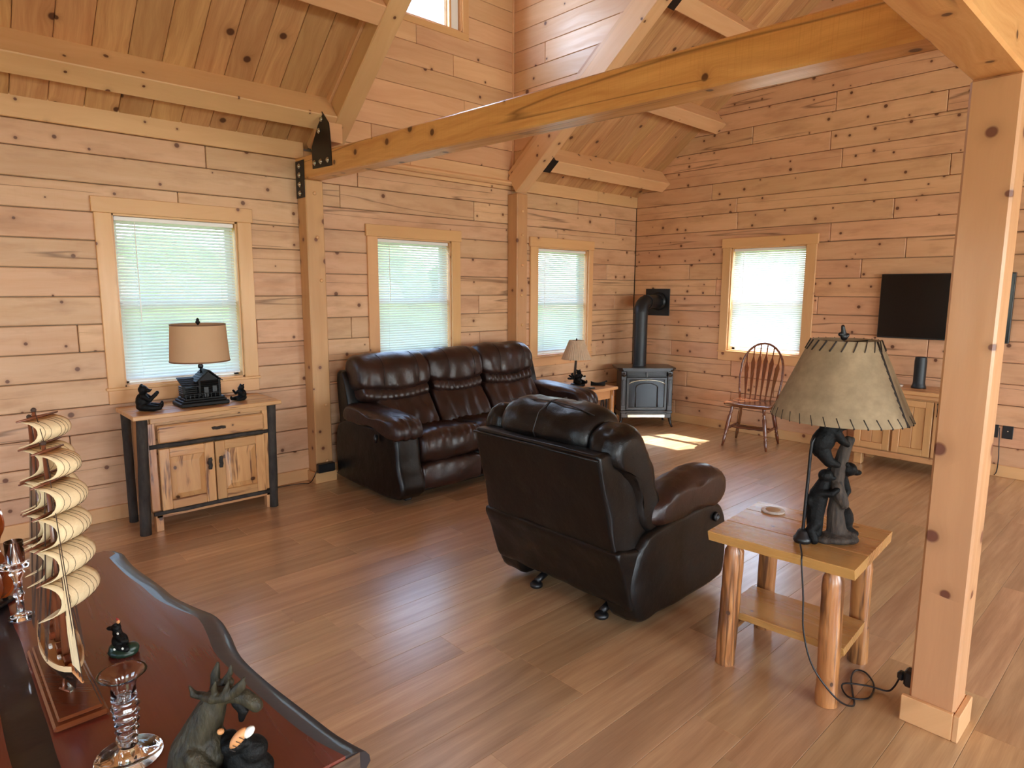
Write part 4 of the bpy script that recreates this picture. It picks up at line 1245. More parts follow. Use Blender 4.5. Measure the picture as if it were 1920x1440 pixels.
# local: front x=-.19, y -.56..+.56
for k in range(3): beam('top_board', (-.16 + k * .145, -.49, .70), (-.16 + k * .145, .50, .70), .143, .034, PINET, co, .006)
beam('cornice', (-.195, -.46, .665), (-.195, .48, .665), .03, .035, PINET, co, .006)
M().box((-.175, -.44, .10), (.2, .47, .66), .004).obj('carcass', PINET, co)
for sy in (-.41, .43):
    for sx in (-.14, .16): M().box((sx - .03, sy - .035, 0), (sx + .03, sy + .035, .11), .006).obj('foot', PINET, co)
beam('bottom_rail', (-.19, -.44, .13), (-.19, .47, .13), .025, .05, PINET, co, .004)
for k, (y0, y1) in enumerate(((.465, .175), (.155, -.135), (-.145, -.435))):
    d = empty('door', (-.185, (y0 + y1) / 2, .40)); d.parent = co
    w_ = abs(y0 - y1); hh = .47; stl = .055
    for s in (-1, 1):
        beam('stile', (-.008, s * (w_ / 2 - stl / 2), -hh / 2), (-.008, s * (w_ / 2 - stl / 2), hh / 2), stl, .022, PINET, d, .003, up=(1, 0, 0))
        beam('rail', (-.008, -w_ / 2 + stl, s * (hh / 2 - stl / 2)), (-.008, w_ / 2 - stl, s * (hh / 2 - stl / 2)), .022, stl, PINET, d, .003)
    n_ = 2; pw = (w_ - 2 * stl) / n_
    for j in range(n_):
        yc = -w_ / 2 + stl + pw * (j + .5)
        beam('panel_board', (-.0, yc, -hh / 2 + stl), (-.0, yc, hh / 2 - stl), pw - .002, .012, PINET, d, .004, up=(1, 0, 0))
    m = M(); sgn = -1 if k == 0 else 1
    yh = sgn * (w_ / 2 - .028)
    m.tube([(-.02, yh, .135), (-.034, yh, .15), (-.038, yh, .175), (-.034, yh, .20), (-.02, yh, .215)], [.009, .005, .006, .005, .009], 8)
    m.prism([(yh - .012, .125), (yh, .108), (yh + .012, .125), (yh, .145)], -.024, -.018, 'x'); m.prism([(yh - .012, .225), (yh, .242), (yh + .012, .225), (yh, .205)], -.024, -.018, 'x')
    m.obj('handle', BLACKS, d, True, auto=30)
sk = empty('tower_speaker', (6.42, 1.665, .718), 0, 'dark cylindrical speaker standing on the media console', 'speaker')
M().lathe([(.056, 0), (.056, .015), (.05, .03), (.047, .05), (.048, .235), (.044, .27), (.04, .272), (.036, .262)], 26).obj('body', PIPEB, sk, True, auto=40)
M().lathe([(.058, 0), (.058, .012), (.05, .014)], 26).obj('base_ring', BLACKP, sk, True)
cd_ = M().lathe([(.0, 0), (.034, 0), (.04, .006), (.04, .016), (.034, .018), (.03, .008), (0, .008)], 20, cap=False).obj('small_dish', WHITE, None, True, loc=(6.40, 1.82, .7175))
tag(cd_, 'small white dish on the left end of the media console', 'dish')
# wall outlets right of the post
for k, y_ in enumerate((1.145, 1.045)):
    o_ = empty('wall_outlet', (B - .003, y_, .385), 0, ['black wall outlet plate half hidden by the free-standing post', 'black wall outlet plate with a round socket, right of the free-standing post'][k], 'outlet')
    M().box((-.006, -.037, -.055), (-.0, .037, .055), .002).obj('plate', BLACKP, o_)
    M().lathe([(.006, 0), (.006, .003)], 12, axis='x').obj('socket', CHROME if k else BLACKP, o_, True, loc=(-.0095, 0, .01))
wc = M().tube(smooth_loop([(B - .02, 1.10, .42), (B - .04, 1.09, .30), (B - .05, 1.08, .16), (B - .035, 1.085, .05), (B - .035, 1.10, .012)], 5, False), .004, 6).obj('power_cable', BLACKP, None, True)
tag(wc, 'thin dark cable hanging from the outlets behind the free-standing post', 'cable')
# ------------------------------------------------------------------ figurines and lamps
VF = -YAW                    # frames turned so that local x runs across the room as seen from the table end
def bear_parts(s=1.0, arm=.50, wide=1.0):
    P = [('e', (0, 0, .34), (.24, .25 * wide, .34)), ('e', (.02, 0, .16), (.26, .28 * wide, .17)), ('e', (.04, 0, .78), (.17, .175, .17)),
         ('e', (.19, 0, .74), (.12, .085, .075)), ('e', (-.01, .13, .93), (.05, .055, .06)), ('e', (-.01, -.13, .93), (.05, .055, .06))]
    for q in (-1, 1):
        P.append(('t', [(.06, q * .20, .56), (.27, q * .25, .42), (.47, q * .20, arm)], [.105, .085, .07]))
        P.append(('t', [(.08, q * .17, .15), (.36, q * .23, .12), (.56, q * .25, .12)], [.15, .125, .09]))
        P.append(('e', (.60, q * .25, .19), (.06, .085, .12)))
    out = []
    for p in P:
        if p[0] == 'e': out.append(('e', tuple(c * s for c in p[1]), tuple(c * s for c in p[2])))
        else: out.append(('t', [tuple(c * s for c in q) for q in p[1]], [c * s for c in p[2]]))
    return out

def seated_bear(loc, rz, h, label, arm=.5):
    r = empty('bear_figurine', loc, rz, label, 'figurine')
    blobs('body', bear_parts(h / .98, arm), RESIN, r, h * .022, 2)
    s = h / .98
    for q in (-1, 1): M().sphere((.165 * s, q * .07 * s, .83 * s), .014 * s * 1.6, 8).obj('eye', BLACKP, r, True)
    M().sphere((.305 * s, 0, .765 * s), .03 * s, 8).obj('nose', BLACKP, r, True)
    return r
seated_bear((1.055, 4.60, .7755), radians(-20), .172, 'black seated bear figurine with raised paws at the left end of the hickory cabinet', .62)
seated_bear((1.685, 4.60, .7755), radians(200), .115, 'smaller black seated bear figurine at the right end of the hickory cabinet', .62)

# lamp with the log cabin base
cl = empty('table_lamp', (1.415, 4.62, .7755), 0, 'table lamp with a black log cabin base and tan drum shade', 'lamp')
m = M(); m.box((-.155, -.10, 0), (.155, .10, .028), .006); m.box((-.14, -.09, .028), (.14, .09, .042), .004); m.box((-.125, -.08, .042), (.13, .08, .056), .003)
m.obj('plinth', RESIN2, cl)
m = M()
for k in range(8):
    z_ = .064 + k * .0135
    m.tube([(-.035, -.060, z_), (.112, -.060, z_)], .0073, 8); m.tube([(-.035, .055, z_), (.112, .055, z_)], .0073, 8)
    m.tube([(-.025, -.068, z_ + .0065), (-.025, .065, z_ + .0065)], .0073, 8); m.tube([(.102, -.068, z_ + .0065), (.102, .065, z_ + .0065)], .0073, 8)
for k in range(5):
    z_ = .064 + k * .0135
    m.tube([(-.125, -.045, z_), (-.02, -.045, z_)], .0073, 8); m.tube([(-.118, -.052, z_ + .0065), (-.118, .05, z_ + .0065)], .0073, 8)
m.box((-.02, -.055, .056), (.098, .05, .165)); m.box((-.115, -.04, .056), (-.02, .045, .125))
m.prism([(-.028, .165), (.105, .165), (.038, .222)], -.058, .052, 'y')
m.obj('cabin_walls', RESIN2, cl, True, auto=45)
m = M()
for sgn, x0, x1 in ((1, .038, .122), (-1, .038, -.046)):
    for k in range(6):
        a_, b_ = k / 6, (k + 1.25) / 6
        za, zb = .236 - .075 * a_, .236 - .075 * b_
        xa, xb = x0 + (x1 - x0) * a_, x0 + (x1 - x0) * b_
        m.prism([(xa, za + .002), (xb, zb + .006), (xb, zb), (xa, za - .004)], -.075, .068, 'y')
m.obj('main_roof', RESIN2, cl)
m = M()
for k in range(5):
    a_, b_ = k / 5, (k + 1.25) / 5
    ya, yb = .05 - .125 * a_, .05 - .125 * b_
    za, zb = .185 - .05 * a_, .185 - .05 * b_
    m.prism([(ya, za + .002), (yb, zb + .006), (yb, zb), (ya, za - .004)], -.135, -.03, 'x')
m.obj('porch_roof', RESIN2, cl)
m = M(); m.box((.055, -.073, .085), (.085, -.064, .13), .002); m.box((.0, -.073, .056), (.03, -.064, .125), .002)
m.obj('window_and_door', BLACKP, cl)
m = M()
for k in range(9): m.box((-.12 + k * .0265, -.082, .056), (-.115 + k * .0265, -.077, .082))
m.box((-.125, -.083, .08), (.105, -.076, .085))
m.obj('porch_rail', RESIN2, cl)
m = M(); m.tube([(.01, 0, .20), (.01, 0, .545)], .006, 8); m.lathe([(.014, .245), (.018, .26), (.012, .275), (.009, .29)], 12, (.01, 0, 0))
m.obj('pole', BLACKS, cl, True)
def shade(parent, prof, mat, cx=0.01, cy=0.0, seg=48, name='lamp_shade', pleat=0.0):
    m = M()
    rr = []
    t = .003
    for (r, z_) in prof + [(r - t, z_) for r, z_ in prof[::-1]]:
        rr.append([(cx + (r + (pleat * (1 if k % 2 else -1))) * cos(2 * pi * k / seg), cy + (r + (pleat * (1 if k % 2 else -1))) * sin(2 * pi * k / seg), z_) for k in range(seg)])
    rr.append(rr[0])
    m.rings(rr, False, False)
    return m.obj(name, mat, parent, pleat == 0, auto=60 if pleat == 0 else None)
sh = shade(cl, [(.187, .292), (.171, .543)], LINENT)
for (r, z_) in ((.1885, .292), (.1725, .535)):
    m = M(); m.rings([[(.01 + q * cos(2 * pi * k / 48), q * sin(2 * pi * k / 48), z_ + dz) for k in range(48)] for q, dz in ((r, 0), (r, .009), (r - .003, .009), (r - .003, 0), (r, 0))], False, False)
    m.obj('trim_band', TRIMT, sh, True)
m = M()
for k in range(3): m.tube([(.01, 0, .53), (.01 + .171 * cos(k * 2.094), .171 * sin(k * 2.094), .532)], .002, 5)
m.obj('spider', BLACKS, cl)
M().lathe([(.004, .54), (.012, .548), (.016, .556), (.010, .566), (.011, .574), (.003, .584)], 10, (.01, 0, 0), wob=.3).obj('finial', RESIN2, cl, True)

# small lamp with pleated shade on the twig table
EZ = .5755
l2 = empty('table_lamp', (5.03, 4.39, EZ), VF, 'small table lamp with a pale pleated shade and a bear beside a post', 'lamp')
M().lathe([(.075, 0), (.078, .008), (.07, .02), (.05, .024)], 20, wob=.15).obj('base', RESIN2, l2, True)
M().tube([(-.03, .01, .02), (-.03, .01, .14), (-.022, 0, .27)], [.016, .014, .012], 10).obj('trunk', DRIFT, l2, True)
o_ = blobs('bear', [('t' if p[0] == 't' else 'e',) + tuple(p[1:]) for p in bear_parts(.15, .55)], RESIN, l2, .004, 2); o_.location = (.005, -.01, .022); o_.rotation_euler = (0, 0, radians(-60))
o_ = blobs('bear_cub', bear_parts(.075, .6), RESIN, l2, .003, 2); o_.location = (-.055, 0, .06); o_.rotation_euler = (0, 0, radians(160))
M().box((-.02, -.003, 0), (.02, .003, .03), .001).obj('book', WHITE, l2, loc=(.048, -.05, .07), rot=(.5, .2, .3))
shade(l2, [(.153, .275), (.140, .305), (.078, .462), (.074, .47)], PLEAT, -.02, 0, 72, pleat=.0022)
M().lathe([(.004, .46), (.009, .475), (.004, .49)], 8, (-.02, 0, 0)).obj('finial', RESIN2, l2, True)
m = M()
for k in range(3): m.tube([(-.02, 0, .462), (-.02 + .074 * cos(k * 2.094), .074 * sin(k * 2.094), .464)], .0015, 5)
m.tube([(-.022, 0, .25), (-.02, 0, .47)], .004, 6)
m.obj('spider', BLACKS, l2)
rm = empty('remote_control', (4.90, 4.16, EZ), radians(-15), 'dark remote control on the left front corner of the twig table', 'remote')
M().box((-.09, -.024, 0), (.09, .024, .016), .005).obj('case', BLACKP, rm)
M().box((.04, -.018, .016), (.08, .018, .018), .001).obj('key_pad', WHITE, rm)
bd = empty('canoe_dish', (5.175, 4.24, EZ), VF, 'little black canoe-shaped dish on the twig table', 'dish')
m = M(); rings = []
for t_ in range(9):
    x_ = -.075 + .15 * t_ / 8; w_ = .034 * sqrt(max(.02, 1 - (x_ / .078) ** 2)); up_ = .012 * (x_ / .075) ** 2
    rings.append([(x_, -w_, .028 + up_ * 1.6), (x_, -w_ * .8, .008), (x_, 0, .0), (x_, w_ * .8, .008), (x_, w_, .028 + up_ * 1.6), (x_, w_ * .82, .028 + up_ * 1.6), (x_, w_ * .6, .014), (x_, 0, .010), (x_, -w_ * .6, .014), (x_, -w_ * .82, .028 + up_ * 1.6)])
m.rings(rings).obj('bowl', RESIN2, bd, True, auto=50)
M().sphere((.085, 0, .046), (.012, .008, .009), 8).obj('knob', RESIN2, bd, True)

# ------------------------------------------------------------------ log side table by the post
lt = empty('log_side_table', (2.604, 1.05, 0), radians(4), 'varnished live-edge side table on peeled log legs beside the free-standing post', 'table')
LZ = .575
rq = random.Random(5)
def live_board(y_half, x0, x1, z1, t, name, parent, mat, liveneg=False, livepos=False, along='y', amp=.008):
    """board along local Y made in a frame whose X is its length"""
    m = M(); n_ = 18; rings = []
    for i in range(n_ + 1):
        u = -y_half + 2 * y_half * i / n_
        a_ = x0 + (amp * noise.noise(V((u * 7, 3.1, 0))) if liveneg else 0); b_ = x1 + (amp * noise.noise(V((u * 7, 9.1, 0))) if livepos else 0)
        sa = .014 if liveneg else .0; sb = .014 if livepos else .0
        a2 = a_ + sa * (1 + .6 * noise.noise(V((u * 14, 1, 0)))); b2 = b_ - sb
        rings.append([(u, a_, z1 - .003), (u, a_ + .003, z1), (u, b_ - .003, z1), (u, b_, z1 - .003), (u, b2, z1 - t), (u, a2, z1 - t)])
    m.rings(rings)
    o = m.obj(name, mat, parent, True, auto=30); o.rotation_euler = (0, 0, pi / 2)
    return o
# local X of each board is the table's Y: after the quarter turn board y -> -table x
live_board(.277, .085, .262, LZ, .042, 'top_board', lt, PINEF, False, True)
live_board(.277, -.115, .0835, LZ, .042, 'top_board', lt, PINEF)
live_board(.277, -.262, -.1165, LZ, .042, 'top_board', lt, PINEF, True, False)
live_board(.235, -.135, .155, .215, .036, 'shelf', lt, PINEF, True, True)
for sx in (-1, 1):
    for sy in (-1, 1):
        n_ = 14; pts = []; rs = []
        for k in range(n_ + 1):
            h_ = k / n_ * (LZ - .042)
            lean = .012 * (1 - k / n_)
            pts.append((sx * (.188 + lean), sy * (.19 + lean) , h_))
            r_ = .040 * (1 + .10 * noise.noise(V((k * .6, sx * 5, sy * 9))))
            if k >= n_ - 1: r_ = (.038, .020)[k - n_ + 1]
            rs.append(r_)
        stand(M().tube(pts, rs, 12).obj('leg', LOGLEG, lt, True, auto=50))
for sy in (-1, 1):
    beam('crossbar', (-.19, sy * .195, .155), (.19, sy * .195, .155), .04, .045, LOGLEG, lt, .012)

co_ = empty('round_coaster', (2.752, 1.235, LZ + .0005), 0, 'round pale patterned coaster near the back edge of the log side table', 'coaster')
M().lathe([(.047, 0), (.05, .002), (.05, .006), (.048, .008)], 32).obj('disc', WHITE, co_, True, auto=40)
M().lathe([(.030, .008), (.032, .009), (.030, .0095), (.0, .0092)], 28, cap=False).obj('pattern_ring', LINEN, co_, True)

# bear lamp
bl = empty('bear_lamp', (2.571, .937, LZ + .0005), VF, 'tall lamp of black bears climbing a driftwood trunk under a laced parchment shade', 'lamp')
tr = [('t', [(.048, 0, .012), (.038, 0, .06), (.030, 0, .12), (.040, 0, .19), (.024, 0, .25), (.032, 0, .30), (.044, 0, .355), (.058, 0, .405)], [.044, .036, .031, .031, .029, .026, .024, .019]),
      ('e', (.035, -.01, .018), (.075, .055, .022)), ('e', (.085, -.02, .014), (.035, .03, .018)), ('e', (-.01, -.02, .014), (.04, .03, .018)),
      ('t', [(.02, -.02, .23), (.028, -.028, .195), (.045, -.03, .16)], [.022, .026, .02]), ('t', [(.05, 0, .37), (.07, -.005, .41)], [.02, .012]), ('t', [(.06, -.01, .03), (.10, -.02, .028)], [.024, .014])]
blobs('driftwood_trunk', tr, DRIFT, bl, .0045, 1)
# bear climbing at the top: back to the left, head to the right
blobs('climbing_bear', [('e', (-.038, .0, .405), (.044, .040, .062), radians(25)), ('e', (-.012, 0, .448), (.045, .036, .036), radians(30)), ('e', (.030, 0, .474), (.034, .030, .029)), ('e', (.058, 0, .466), (.022, .014, .014)),
    ('e', (.012, -.02, .502), (.009, .006, .012)), ('e', (.014, .02, .502), (.009, .006, .012)), ('t', [(0, -.022, .44), (.02, -.03, .41), (.045, -.022, .395)], [.020, .016, .012]),
    ('t', [(0, .022, .44), (.03, .028, .41)], [.020, .013]), ('t', [(-.04, -.01, .36), (-.018, -.018, .325), (.012, -.022, .315)], [.030, .022, .014]), ('t', [(-.04, .02, .36), (-.01, .024, .33)], [.028, .016])], RESIN, bl, .004, 2)
# middle bear peering round the trunk to the right
blobs('peering_bear', [('e', (.030, .035, .235), (.042, .034, .062)), ('e', (.068, .0, .292), (.033, .029, .028)), ('e', (.098, -.004, .279), (.022, .013, .012)), ('e', (.05, -.022, .316), (.009, .006, .010)), ('e', (.055, .024, .316), (.009, .006, .010)),
    ('t', [(.05, .0, .25), (.060, -.016, .21), (.045, -.03, .19)], [.020, .017, .012]), ('t', [(.03, .03, .19), (.05, .02, .15)], [.028, .016])], RESIN, bl, .004, 2)
# left bear standing against the trunk, right bear sitting behind the base
blobs('standing_bear', [('t', [(-.045, .0, .035), (-.050, .0, .11), (-.040, .0, .19), (-.020, .0, .245)], [.028, .034, .036, .024]), ('e', (-.022, -.006, .268), (.028, .026, .026)), ('e', (-.002, -.02, .262), (.016, .010, .010)),
    ('t', [(-.045, -.02, .20), (-.01, -.04, .205), (.012, -.038, .22)], [.017, .014, .011]), ('t', [(-.05, -.015, .08), (-.072, -.02, .05), (-.06, -.03, .015)], [.024, .020, .018]), ('e', (-.078, 0, .165), (.014, .02, .025))], RESIN, bl, .004, 2)
blobs('sitting_bear', [('e', (.078, .03, .080), (.040, .038, .058)), ('e', (.066, .03, .045), (.045, .040, .035)), ('e', (.060, .035, .140), (.028, .028, .026)), ('t', [(.09, .01, .04), (.115, 0, .03)], [.022, .014])], RESIN, bl, .004, 2)
m = M(); m.lathe([(.030, 0), (.034, .006), (.034, .018), (.028, .024), (.020, .045), (.014, .052)], 18, (-.096, -.01, 0)); m.obj('switch_base', BLACKP, bl, True, auto=50)
pole = smooth_loop([(-.097, -.01, .03), (-.094, -.01, .15), (-.090, -.01, .28), (-.087, -.01, .37), (-.076, -.008, .415), (-.035, -.004, .435), (.0, 0, .458), (.014, 0, .48), (.018, 0, .52), (.016, 0, .79)], 4, False)
M().tube(pole, .0062, 10).obj('pole', BLACKS, bl, True)
SHP = [(.245, .500), (.246, .504), (.20, .61), (.155, .715), (.121, .792), (.120, .795)]
def wavy(r): return r
sh = shade(bl, SHP, PARCHT, .018, 0, 64)
# laces round both rims and the seam
lm = M().tube([(0, 0, 0), (0, .0, 1.0)], .0035, 6)
def lace(a0, z0, r0, a1, z1, r1, w=.0032):
    pts = []
    for k in range(4):
        t_ = k / 3; a_ = a0 + (a1 - a0) * t_; r_ = r0 + (r1 - r0) * t_ + .0015
        pts.append((.018 + r_ * cos(a_), r_ * sin(a_), z0 + (z1 - z0) * t_))
    return M().tube(pts, w, 5, sy=.5).obj('lace', LACE, sh, True)
def rz_(z): return .245 + (.120 - .245) * (z - .5) / .295
nb, nt_ = 34, 22
for k in range(nb):
    a_ = 2 * pi * k / nb + .05 * noise.noise(V((k, 0, 0)))
    lace(a_, .498, rz_(.498), a_ - .06, .532, rz_(.532))
for k in range(nt_):
    a_ = 2 * pi * k / nt_ + .05 * noise.noise(V((k, 3, 0)))
    lace(a_, .796, rz_(.796), a_ - .13, .758, rz_(.758))
lace(-.98, .50, rz_(.50), -1.05, .795, rz_(.795), .0045)
for k in range(10): lace(-1.0 - .05 * (k / 9), .53 + k * .025, rz_(.53 + k * .025), -1.02 - .05 * (k / 9), .545 + k * .025, rz_(.545 + k * .025), .003)
m = M()
for k in range(3): m.tube([(.018, 0, .785), (.018 + .119 * cos(k * 2.094 + .4), .119 * sin(k * 2.094 + .4), .788)], .002, 5)
m.obj('spider', BLACKS, bl)
blobs('finial', [('e', (.012, 0, .806), (.014, .012, .016)), ('t', [(.010, 0, .815), (.004, 0, .845)], [.010, .007]), ('e', (.024, 0, .812), (.008, .008, .008)), ('e', (-.004, 0, .815), (.008, .008, .008))], BLACKS, bl, .003, 1)
# cord: a part of the lamp, given in room coordinates
BL = (Matrix.Translation(bl.location) @ Matrix.Rotation(VF, 4, 'Z')).inverted()
cpts = [(2.453, .986, .582), (2.43, .975, .5805), (2.38, .95, .5795), (2.335, .93, .5805), (2.322, .923, .555), (2.325, .91, .43), (2.325, .90, .30), (2.335, .86, .17), (2.38, .785, .06), (2.47, .755, .006), (2.56, .79, .005), (2.66, .83, .005), (2.725, .835, .005), (2.735, .80, .005), (2.66, .745, .008),
        (2.56, .735, .005), (2.515, .79, .005), (2.575, .832, .012), (2.63, .76, .014), (2.655, .70, .010), (2.65, .675, .04), (2.635, .655, .095)]
pc = empty('lamp_cord', (2.49, .99, LZ), 0, 'thin black lamp cord dropping past the log side table to a plug in the post', 'cord')
BL = Matrix.Translation((-2.49, -.99, -LZ))
M().tube(smooth_loop(cpts, 5, False), .0035, 6).xf(BL).obj('wire', BLACKP, pc, True)
m = M(); m.box((2.60, .602, .085), (2.65, .635, .15), .008); m.box((2.612, .635, .095), (2.642, .66, .13), .008)
m.xf(BL).obj('plug', BLACKP, pc)

ps = empty('power_strip', (2.362, 4.728, .131), 0, 'black power strip box at the foot of the wall post beside the sofa', 'power strip')
M().box((-.075, -.024, -.036), (.07, .022, .036), .006).obj('case', BLACKP, ps)
wc2 = M().tube(smooth_loop([(2.284, 4.735, .115), (2.262, 4.745, .06), (2.24, 4.78, .012), (2.19, 4.83, .006), (2.10, 4.85, .006), (1.98, 4.855, .006), (1.86, 4.85, .006)], 5, False), .0035, 6).obj('power_cable', BLACKP, None, True)
tag(wc2, 'thin dark cable on the floor between hickory cabinet and wall post', 'cable')

# ------------------------------------------------------------------ red-stained live-edge table, foreground left
TZ = .76
le = empty('live_edge_table', (.28, 1.55, 0), 0, 'long red-stained live-edge slab table in the left foreground', 'table')
LB = Matrix.Translation((-.28, -1.55, 0))
edge = [(.40, 2.215), (.418, 2.19), (.420, 2.10), (.427, 2.017), (.442, 1.893), (.452, 1.777), (.477, 1.673), (.497, 1.598), (.490, 1.501), (.474, 1.391), (.479, 1.26), (.496, 1.101), (.508, .997), (.524, .927)]
ed = smooth_loop([(x, y, 0) for x, y in edge], 4, False)
TT = .052
def slab_strip(left, right, name, mat, zt=TZ, zb=TZ - TT):
    m = M(); rings = []
    for (l, r) in zip(left, right):
        rings.append([(l[0], l[1], zt), (r[0], r[1], zt), (r[0], r[1], zb), (l[0], l[1], zb)])
    m.rings(rings); m.xf(LB); return m.obj(name, mat, le)
wdt = [.050 + .012 * noise.noise(V((p.y * 5, 0, 0))) - (.022 if p.y > 2.15 else 0) for p in ed]
inn = [(p.x - w_, p.y) for p, w_ in zip(ed, wdt)]
lft = [(.118 + .006 * noise.noise(V((p.y * 5, 4, 0))), p.y) for p in ed]
# red slab: length runs along local X after a quarter turn, so the grain follows the table
def slab_obj(left, right, name, mat):
    o = slab_strip(left, right, name, mat)
    R = Matrix.Rotation(-pi / 2, 4, 'Z'); o.data.transform(R); o.rotation_euler = (0, 0, pi / 2); return o
slab_obj(lft, inn, 'slab', SLAB)
# dark natural edge, rolling over to the underside
m = M(); rings = []
for p, (ix, iy) in zip(ed, inn):
    o1 = p.x
    rings.append([(ix, iy, TZ), (ix + (o1 - ix) * .45, p.y, TZ - .004), (ix + (o1 - ix) * .85, p.y, TZ - .012), (o1, p.y, TZ - .022), (o1 + .002, p.y, TZ - .034), (o1 - .012, p.y, TZ - TT), (ix, iy, TZ - TT)])
m.rings(rings).xf(LB).obj('live_edge', EDGE, le, True, auto=50)
M().box((.125, .9245, TZ - TT + .003), (.505, .927, TZ - .006), .001).xf(LB).obj('end_grain', ENDG, le)
mid = [(.058 + .008 * noise.noise(V((p.y * 4, 8, 0))), p.y) for p in ed]
o = slab_strip(mid, [(x + .0, y) for x, y in lft], 'resin_band', EDGE, TZ - .004, TZ - TT)
far = [(-.30 + .02 * noise.noise(V((p.y * 3, 2, 0))), p.y) for p in ed]
slab_obj(far, mid, 'slab', SLAB)
for (x_, y_) in ((-.18, 1.1), (.38, 1.1), (-.18, 2.05), (.32, 2.05)):
    M().box((x_ - .04, y_ - .04, 0), (x_ + .04, y_ + .04, TZ - TT - .08), .01).xf(LB).obj('leg', SHIPW, le)
for y_ in (1.1, 2.05): M().box((-.22, y_ - .035, TZ - TT - .08), (.36, y_ + .035, TZ - TT), .006).xf(LB).obj('crossbar', SHIPW, le)
TS = TZ + .0005

# ------------------------------------------------------------------ model sailing ship
sp = empty('model_ship', (.165, 1.50, TS), VF, 'wooden model sailing ship with cream sails on the red live-edge table', 'model ship')
HA = atan2(-.731, .682)
HR = Matrix.Rotation(HA, 4, 'Z')
def hp(s, w, z):                      # along the hull, across, up
    p = HR @ V((s, w, z)); return p
m = M(); m.box((-.175, -.043, 0), (.175, .043, .012), .004); m.box((-.165, -.035, .012), (.165, .035, .02), .003)
m.xf(HR).obj('base_board', SHIPW, sp)
for s_ in (-.07, .07):
    m = M(); m.lathe([(.007, .02), (.004, .026), (.006, .032), (.003, .038), (.005, .045)], 10, (s_, 0, 0)); m.xf(HR).obj('brass_support', CHROME, sp, True)
def hull_rings(z0, z1, f0, f1):
    rings = []
    for k in range(17):
        t_ = k / 16; s_ = -.125 + .265 * t_
        wmax = .032 * (sin(pi * min(1, .16 + .84 * t_)) ** .55 if t_ < 1 else 0.02) if t_ < .97 else .003
        sheer = .014 * (2 * t_ - .9) ** 2
        a_, b_ = z0 + sheer * f0, z1 + sheer * f1
        rings.append((s_, wmax, a_, b_))
    return rings
m = M(); rr = []
for (s_, w_, a_, b_) in hull_rings(.040, .072, .6, 1):
    rr.append([tuple(hp(s_ - .01 * (1 - q), sgn * w_ * wf, a_ + (b_ - a_) * q)) for sgn, wf, q in ((-1, 1, 1), (-1, .92, .6), (-1, .55, .2), (-1, .1, 0), (1, .1, 0), (1, .55, .2), (1, .92, .6), (1, 1, 1))])
m.rings(rr).obj('hull', HULL, sp, True, auto=40)
m = M(); rr = []
for (s_, w_, a_, b_) in hull_rings(.072, .083, 1, 1):
    w_ += .0015
    rr.append([tuple(hp(s_, sgn * w_ * wf, z_)) for sgn, wf, z_ in ((-1, 1, a_), (-1, 1, b_), (-1, .9, b_), (-1, .9, a_ + .001), (1, .9, a_ + .001), (1, .9, b_), (1, 1, b_), (1, 1, a_))])
m.rings(rr).obj('bulwark', CREAM, sp, True, auto=40)
for (s_, w_, a_, b_) in ((.02, .012, .078, .092), (-.05, .014, .08, .096), (.08, .008, .078, .09), (-.10, .016, .084, .10)):
    M().box((s_ - .014, -w_, a_), (s_ + .014, w_, b_), .002).xf(HR).obj('deck_house', SHIPW, sp)
for (s_, w_) in ((.045, .016), (.0, -.018), (-.03, .018), (.06, -.012)):
    M().box((s_ - .006, w_ - .003, .082), (s_ + .006, w_ + .003, .089), .001).xf(HR).obj('lifeboat', DOTW, sp)
# masts, yards, sails
masts = [(.050, .505), (-.040, .555), (-.120, .530)]
for (s_, h_) in masts:
    b0 = hp(s_, 0, .075)
    M().tube([(b0.x, b0.y, .06), (b0.x, b0.y, h_ * .55), (b0.x - .002, b0.y, h_)], [.0065, .0055, .0035], 8).obj('mast', SPAR, sp, True)
    M().sphere((b0.x - .002, b0.y, h_), .005, 8).obj('mast_cap', ROPE, sp, True)
def sail(cx, cy, zt_, w_, h_, bulge, name='sail'):
    nu, nv = 8, 10; vs = []; fs = []
    for j in range(nv + 1):
        v_ = j / nv
        for i in range(nu + 1):
            u_ = i / nu
            ww = w_ * (1 + .22 * v_)
            x_ = cx + .004 + bulge * (sin(pi * min(1, v_ * 1.04)) ** .75 if 0 < v_ < .96 else 0) * (1 - .25 * (2 * u_ - 1) ** 2) - .006 * v_
            z_ = zt_ - h_ * (v_ - .06 * sin(2 * pi * v_))
            vs.append((x_, cy + (u_ - .5) * ww + (.004 * v_), z_))
    for j in range(nv):
        for i in range(nu):
            a_ = j * (nu + 1) + i; fs.append((a_, a_ + 1, a_ + nu + 2, a_ + nu + 1))
    m = M(); m.add(vs, fs)
    o = m.obj(name, SAIL, sp, True)
    md = o.modifiers.new('thickness', 'SOLIDIFY'); md.thickness = .0012
    me = M()
    for k in range(1, 6):
        i = k * nu / 6
        i0 = int(i); pts = [tuple(V(vs[j * (nu + 1) + i0]) + V((.0012, 0, 0))) for j in range(nv + 1)]
        me.tube(pts, .00035, 4)
    me.obj('seam', ROPE, o)
    return o
